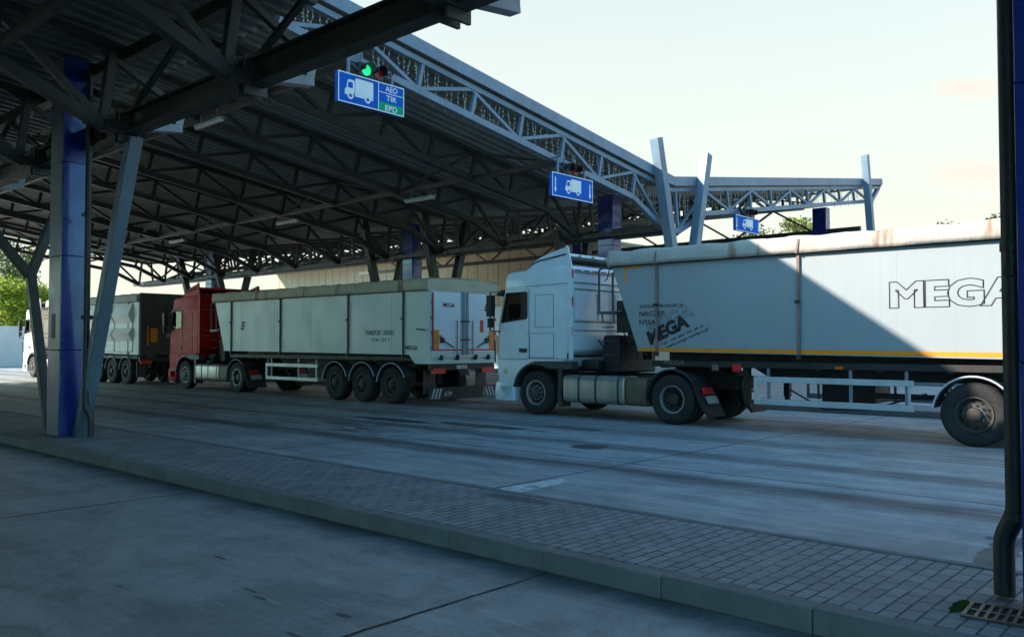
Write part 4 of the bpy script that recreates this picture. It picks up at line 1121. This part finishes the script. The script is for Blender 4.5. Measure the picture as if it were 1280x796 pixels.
# lower rear skirt and door set
mb=MB(); mb.prism([(L2-.85,1.37),(L2-.6,1.12),(L2,1.12),(L2,1.37)],'y',-1.249,1.249,'twhite'); mb.build('rear_skirt',t2,bevel=.01)
for sy in (-1,1):
    a,b=sorted((sy*.03,sy*1.20))
    mb=MB(); mb.box(L2,L2+.035,a,b,1.42,3.05,'doorwhite'); d=mb.build('rear_door',t2,bevel=.01)
    mb=MB(); e=sorted((sy*1.14,sy*1.198)); mb.box(L2+.035,L2+.039,*e,1.47,3.02,'redrefl'); e=sorted((sy*.10,sy*1.16)); mb.box(L2+.035,L2+.039,*e,1.47,1.515,'redrefl')
    mb.build('reflective_border',d)
    mb=MB(); e=sorted((sy*1.135,sy*.96)); mb.box(L2+.036,L2+.044,*e,1.52,2.03,'orange'); mb.build('marker_board',d)
    mb=MB()
    for yy in (.05,.11,.30): mb.tube([(L2+.06,sy*yy,1.36),(L2+.06,sy*yy,3.08 if yy<.2 else 2.3)],.014,'gutter',8)
    mb.tube([(L2+.06,sy*.95,1.88),(L2+.09,sy*.75,1.70),(L2+.09,sy*.45,1.56)],.018,'black',6); mb.box(L2+.04,L2+.10,*sorted((sy*.80,sy*.92)),1.68,1.82,'black')
    for zz in (1.5,1.9,2.3,2.7): mb.box(L2+.01,L2+.05,*sorted((sy*1.20,sy*1.245)),zz,zz+.1,'gutter')
    for zz in (1.75,2.25): mb.box(L2+.05,L2+.085,*sorted((sy*.02,sy*.16)),zz,zz+.04,'black')
    mb.build('door_latch',d)
mb=MB(); mb.box(L2+.036,L2+.042,.60,.74,1.98,2.32,'redrefl'); o=mb.build('reflector_plate',t2); 
mb=MB(); mb.box(L2+.036,L2+.041,-.88,-.32,2.60,2.80,'signwhite'); sg_=mb.build('name_plate',t2)
text('lettering','MEGA',.44,.12,mx_rear(L2+.043,-.82,2.64),'ink',t2,bold=.03)
mb=MB()
for k in range(3):
    z=2.72-k*.07; y0=.80-k*.02; mb.prism([(y0,z),(y0+.03,z+.055),(y0+.24,z+.055),(y0+.21,z)],'x',L2+.036,L2+.041,'ink')
mb.build('emblem',t2)
mb=MB(); mb.box(L2-.02,L2+.05,-1.24,1.24,1.28,1.38,'twhite')
for yy in (-.9,-.3,.4,.9): mb.box(L2+.0,L2+.12,yy-.03,yy+.03,1.22,1.36,'hub')
mb.build('rear_sill',t2,bevel=.01)
mb=MB(); mb.box(L2+.02,L2+.07,-1.3,1.26,.17,.50,'chassis'); bpn=mb.build('bumper_board',t2,bevel=.008)
text('lettering','ATP',.30,.12,mx_rear(L2+.073,-.80,.26),'paleprint',bpn,bold=.03)
text('lettering','TRUCK PARTS',.34,.04,mx_rear(L2+.073,-.42,.33),'greyprint',bpn)
mb=MB()
for y0,dr in ((-1.27,1),(.86,-1)):
    for k in range(3):
        a=y0+k*.12; 
        p=[(a,.2),(a+.07,.2),(a+.07+.10*dr,.47),(a+.10*dr,.47)]
        mb.prism(p,'x',L2+.07,L2+.074,'paleprint' )
mb.box(L2+.07,L2+.0745,.68,.80,.2,.46,'brown')
mb.build('hazard_stripes',bpn)
mb=MB(); mb.box(L2+.02,L2+.04,-.30,.10,.98,1.08,'plate'); mb.build('number_plate',t2)
mb=MB(); mb.tube([(L2+.05,-1.2,1.5),(L2+.05,-1.2,3.0)],.012,'black',6); mb.tube([(L2-.5,-W-.03,2.05),(L2-.15,-W-.05,2.03)],.018,'black',6); mb.build('rope',t2)

# ---- far rig with ribbed trailer
FX=-47.3
tr_f=tractor((FX,WY,0),'white2','sunlit off-white truck cab at the far left, ahead of the ribbed trailer',spoiler=True)
X3=-43.9; L3=9.9
t3=trailer((X3,WY,0),L3,3.44,.25,'trib','tarp3',[5.9,7.3,8.7],(2.9,6.4,9.0),'dstrap','grey tipper trailer with ribbed steel sides and dark olive rear door',ribbed=True,guard=(2.6,4.6),zb0=1.35,zb1=1.22,frontladder=False,tarpdroop=.30)
mb=MB(); mb.box(L3+.002,L3+.04,-1.22,1.22,1.2,3.72,'olive')
mb.box(L3+.04,L3+.09,-1.22,-1.10,1.15,3.5,'olive'); mb.box(L3+.04,L3+.09,1.10,1.22,1.15,3.5,'olive'); mb.box(L3+.04,L3+.08,-1.1,1.1,2.4,2.5,'olive')
d=mb.build('rear_door',t3,bevel=.01)
mb=MB(); mb.box(L3+.041,L3+.05,-.92,-.86,1.6,2.4,'orange'); mb.box(L3+.041,L3+.052,-.78,-.50,1.72,2.3,'orange'); mb.build('marker_board',d)
for yy in (-.05,.35):
    mb=MB(); n=16; mb.prism([(yy+.1*math.cos(2*math.pi*q/n),2.0+.1*math.sin(2*math.pi*q/n)) for q in range(n)],'x',L3+.041,L3+.05,'paleprint'); mb.build('speed_disc',d)

# ------------------------------------------------------------------ drain grate and moss
g=empty('drain_grate',(-1.05,5.33,.148),'rusty iron drain grate at the foot of the black downpipe','drain grate')
mb=MB(); gx0,gx1,gy0,gy1=-.30,.75,-.16,.16
mb.box(gx0,gx1,gy0,gy0+.02,0,.012,'grate'); mb.box(gx0,gx1,gy1-.02,gy1,0,.012,'grate'); mb.box(gx0,gx0+.02,gy0+.02,gy1-.02,0,.012,'grate'); mb.box(gx1-.02,gx1,gy0+.02,gy1-.02,0,.012,'grate')
mb.box(gx0+.02,gx1-.02,-.01,.01,0,.011,'grate')
x=gx0+.06
while x<gx1-.03: mb.box(x,x+.018,gy0+.02,-.01,0,.0105,'grate'); mb.box(x,x+.018,.01,gy1-.02,0,.0105,'grate'); x+=.046
mb.build('grid',g)
mb=MB(); mb.box(gx0+.01,gx1-.01,gy0+.01,gy1-.01,-.002,.002,'pit'); mb.build('pit',g)
g.rotation_euler=(0,0,R(4))
mb=MB(); rnd=random.Random(5)
for k in range(420):
    a=rnd.uniform(0,6.28); rr=rnd.random()**.6
    x=-1.39+.035*rr*math.cos(a); y=5.34+.13*rr*math.sin(a); h=.012+.018*(1-rr)*rnd.random()
    d=rnd.uniform(0,6.28); w2=.008
    mb.add([(x-w2*math.cos(d),y-w2*math.sin(d),.148),(x+w2*math.cos(d),y+w2*math.sin(d),.148),(x+rnd.uniform(-.01,.01),y+rnd.uniform(-.01,.01),.15+h)],[(0,1,2)],'moss')
o=mb.build('moss',smooth=0,fix=False); tag(o,'tuft of green moss at the left end of the drain grate','moss',kind='stuff')

# ------------------------------------------------------------------ surroundings
b=empty('warehouse',(-46,46,0),'long beige clad warehouse behind the canopy','building')
mb=MB(); mb.box(-67,-31,42,56,0,8.0,'beige'); attach(mb.build('wall',None),b)
mb=MB()
for k in range(36): mb.box(-66.5+k,-66.47+k,41.985,42,.1,7.95,'joint')
attach(mb.build('cladding_joint',None),b)
mb=MB(); mb.box(-67.1,-30.9,39.0,56.1,8.0,8.16,'beige'); attach(mb.build('added_eave',None),b)  # deep overhang added to keep the wall below in shade
mb=MB(); mb.box(-64,-33,41.88,41.96,1.0,2.2,'joint'); mb.box(-40,-36,41.95,41.99,0,4.2,'gutter'); attach(mb.build('door',None),b)
w1=MB(); w1.box(-72,-68,15.5,23.25,0,2.95,'wall'); o=w1.build('concrete_wall',bevel=.02); tag(o,'pale rendered block wall in sunlight at the far left','wall')
w1=MB(); w1.box(-95,-72.2,15,15.4,0,2.9,'wall'); w1.box(-95,-72.2,14.96,15.44,2.9,2.98,'gutter'); o=w1.build('boundary_wall'); tag(o,'lower pale wall running back behind the block wall','wall')

b=empty('unseen_blocker',(-50,-55,0),'long plain block added out of view to hide the bright horizon','building')  # put in out of view to block the low bright sky from reflections
mb=MB(); mb.box(-100,0,-62,-50,0,8.5,'blocker_wall'); attach(mb.build('wall',None),b)
mb=MB(); mb.box(-100.3,.3,-62.3,-49.7,8.5,8.9,'gutter'); attach(mb.build('added_eave',None),b)
for k in range(24):
    for z in (1.1,5.0):
        mb=MB(); mb.box(-98+4.1*k,-96+4.1*k,-49.99,-49.93,z,z+1.8,'rubber'); attach(mb.build('window',None),b)
def tree(loc,h,r,kind,label,seed,n=5200,trunk=.3,cz=.62,squash=.8,ls=.22,group='trees beyond the yard'):
    rnd=random.Random(seed); t=empty('tree',loc,label,'tree',group)
    mb=MB(); pts=[Vector((0,0,0))]; 
    for k in range(1,6): pts.append(Vector((rnd.uniform(-.15,.15)*k*.5,rnd.uniform(-.15,.15)*k*.5,h*.75*k/5)))
    mb.tube(pts,[trunk*(1-.16*k) for k in range(6)],'bark',9)
    blobs=[]
    for k in range(11):
        a=rnd.uniform(0,6.28); q=rnd.uniform(.25,.85)*r; z=h*cz+rnd.uniform(-.32,.34)*h*squash
        e=Vector((q*math.cos(a),q*math.sin(a),z)); s=pts[2+k%3]
        m_=(s+e)/2+Vector((0,0,-.1*h*.3)); mb.tube([s,m_,e],[trunk*.35,trunk*.22,trunk*.06],'bark',6)
        blobs.append((e,rnd.uniform(.28,.48)*r))
    for k in range(16):
        a=rnd.uniform(0,6.28); q=r*math.sqrt(rnd.random())*.9; z=h*cz+rnd.uniform(-.38,.38)*h*squash
        blobs.append((Vector((q*math.cos(a),q*math.sin(a),z)),rnd.uniform(.18,.38)*r))
    mb.build('trunk',t)
    mb=MB(); tw=sum(b_[1]**2 for b_ in blobs)
    for c,br in blobs:
        for _ in range(int(n*br*br/tw)):
            v=Vector((rnd.gauss(0,1),rnd.gauss(0,1),rnd.gauss(0,1))).normalized()*br*(rnd.random()**.4)*rnd.uniform(.85,1.2)
            p=c+Vector((v.x,v.y,v.z*.75)); s=ls*rnd.uniform(.5,1.2)
            u=Vector((rnd.gauss(0,1),rnd.gauss(0,1),rnd.gauss(0,1))).normalized(); w_=u.orthogonal().normalized()
            mb.add([p-u*s,p+w_*s*.5,p+u*s,p-w_*s*.5],[(0,1,2,3)],kind)
    mb.build('crown',t,smooth=0,fix=False)
    return t
def pt(x,y,d):   # ground position under a picture point at a given depth
    l=(x-640)/1055*d; return (.7396*l-.673*d,.673*l+.7396*d,0)
tree(pt(10,0,88),7.9,4.6,'leaf_light','bright yellow-green tree above the pale wall at the far left',11,n=9000,cz=.62,ls=.26)
tree(pt(44,0,96),7.2,3.6,'leaf_light','lower bright green tree right of the yellow-green one at the left',12,n=6000,ls=.26)
tree(pt(-14,0,112),14.5,5.0,'leaf_dark','tall dark sparse tree rising at the left picture edge',13,n=3000,cz=.74,ls=.26)
tree(pt(20,0,125),15,5,'leaf_olive','thin tall tree whose twigs show beside the forked post',14,n=2200,cz=.7,ls=.28)
k=0
for x,h,d,kind,lab,n in ((968,15.5,95,'leaf_olive','olive tree behind the small blue sign, left of the far column',2600),(1000,16.5,100,'leaf_light','yellow-green tree just left of the far blue column',3000),(940,14.,105,'leaf_olive','thin tree crown showing left of the small blue sign',1800),
                    (1052,16.,108,'leaf_olive','faint tree top just right of the far column',1300),(1180,17.2,105,'leaf_dark','tiny dark tree top above the sunlit tarpaulin',1600),(1250,17.4,100,'leaf_dark','bushy tree top at the right end of the tarpaulin',2600),
                    (1120,13.8,110,'leaf_dark','tree mostly hidden behind the grey trailer',1500)):
    p=pt(x,0,d); tree(p,h,4.2,kind,lab,31+k,n=n,cz=.72,ls=.26,squash=.6); k+=1
for x,d in ((300,150),(330,140),(360,150)):
    pass
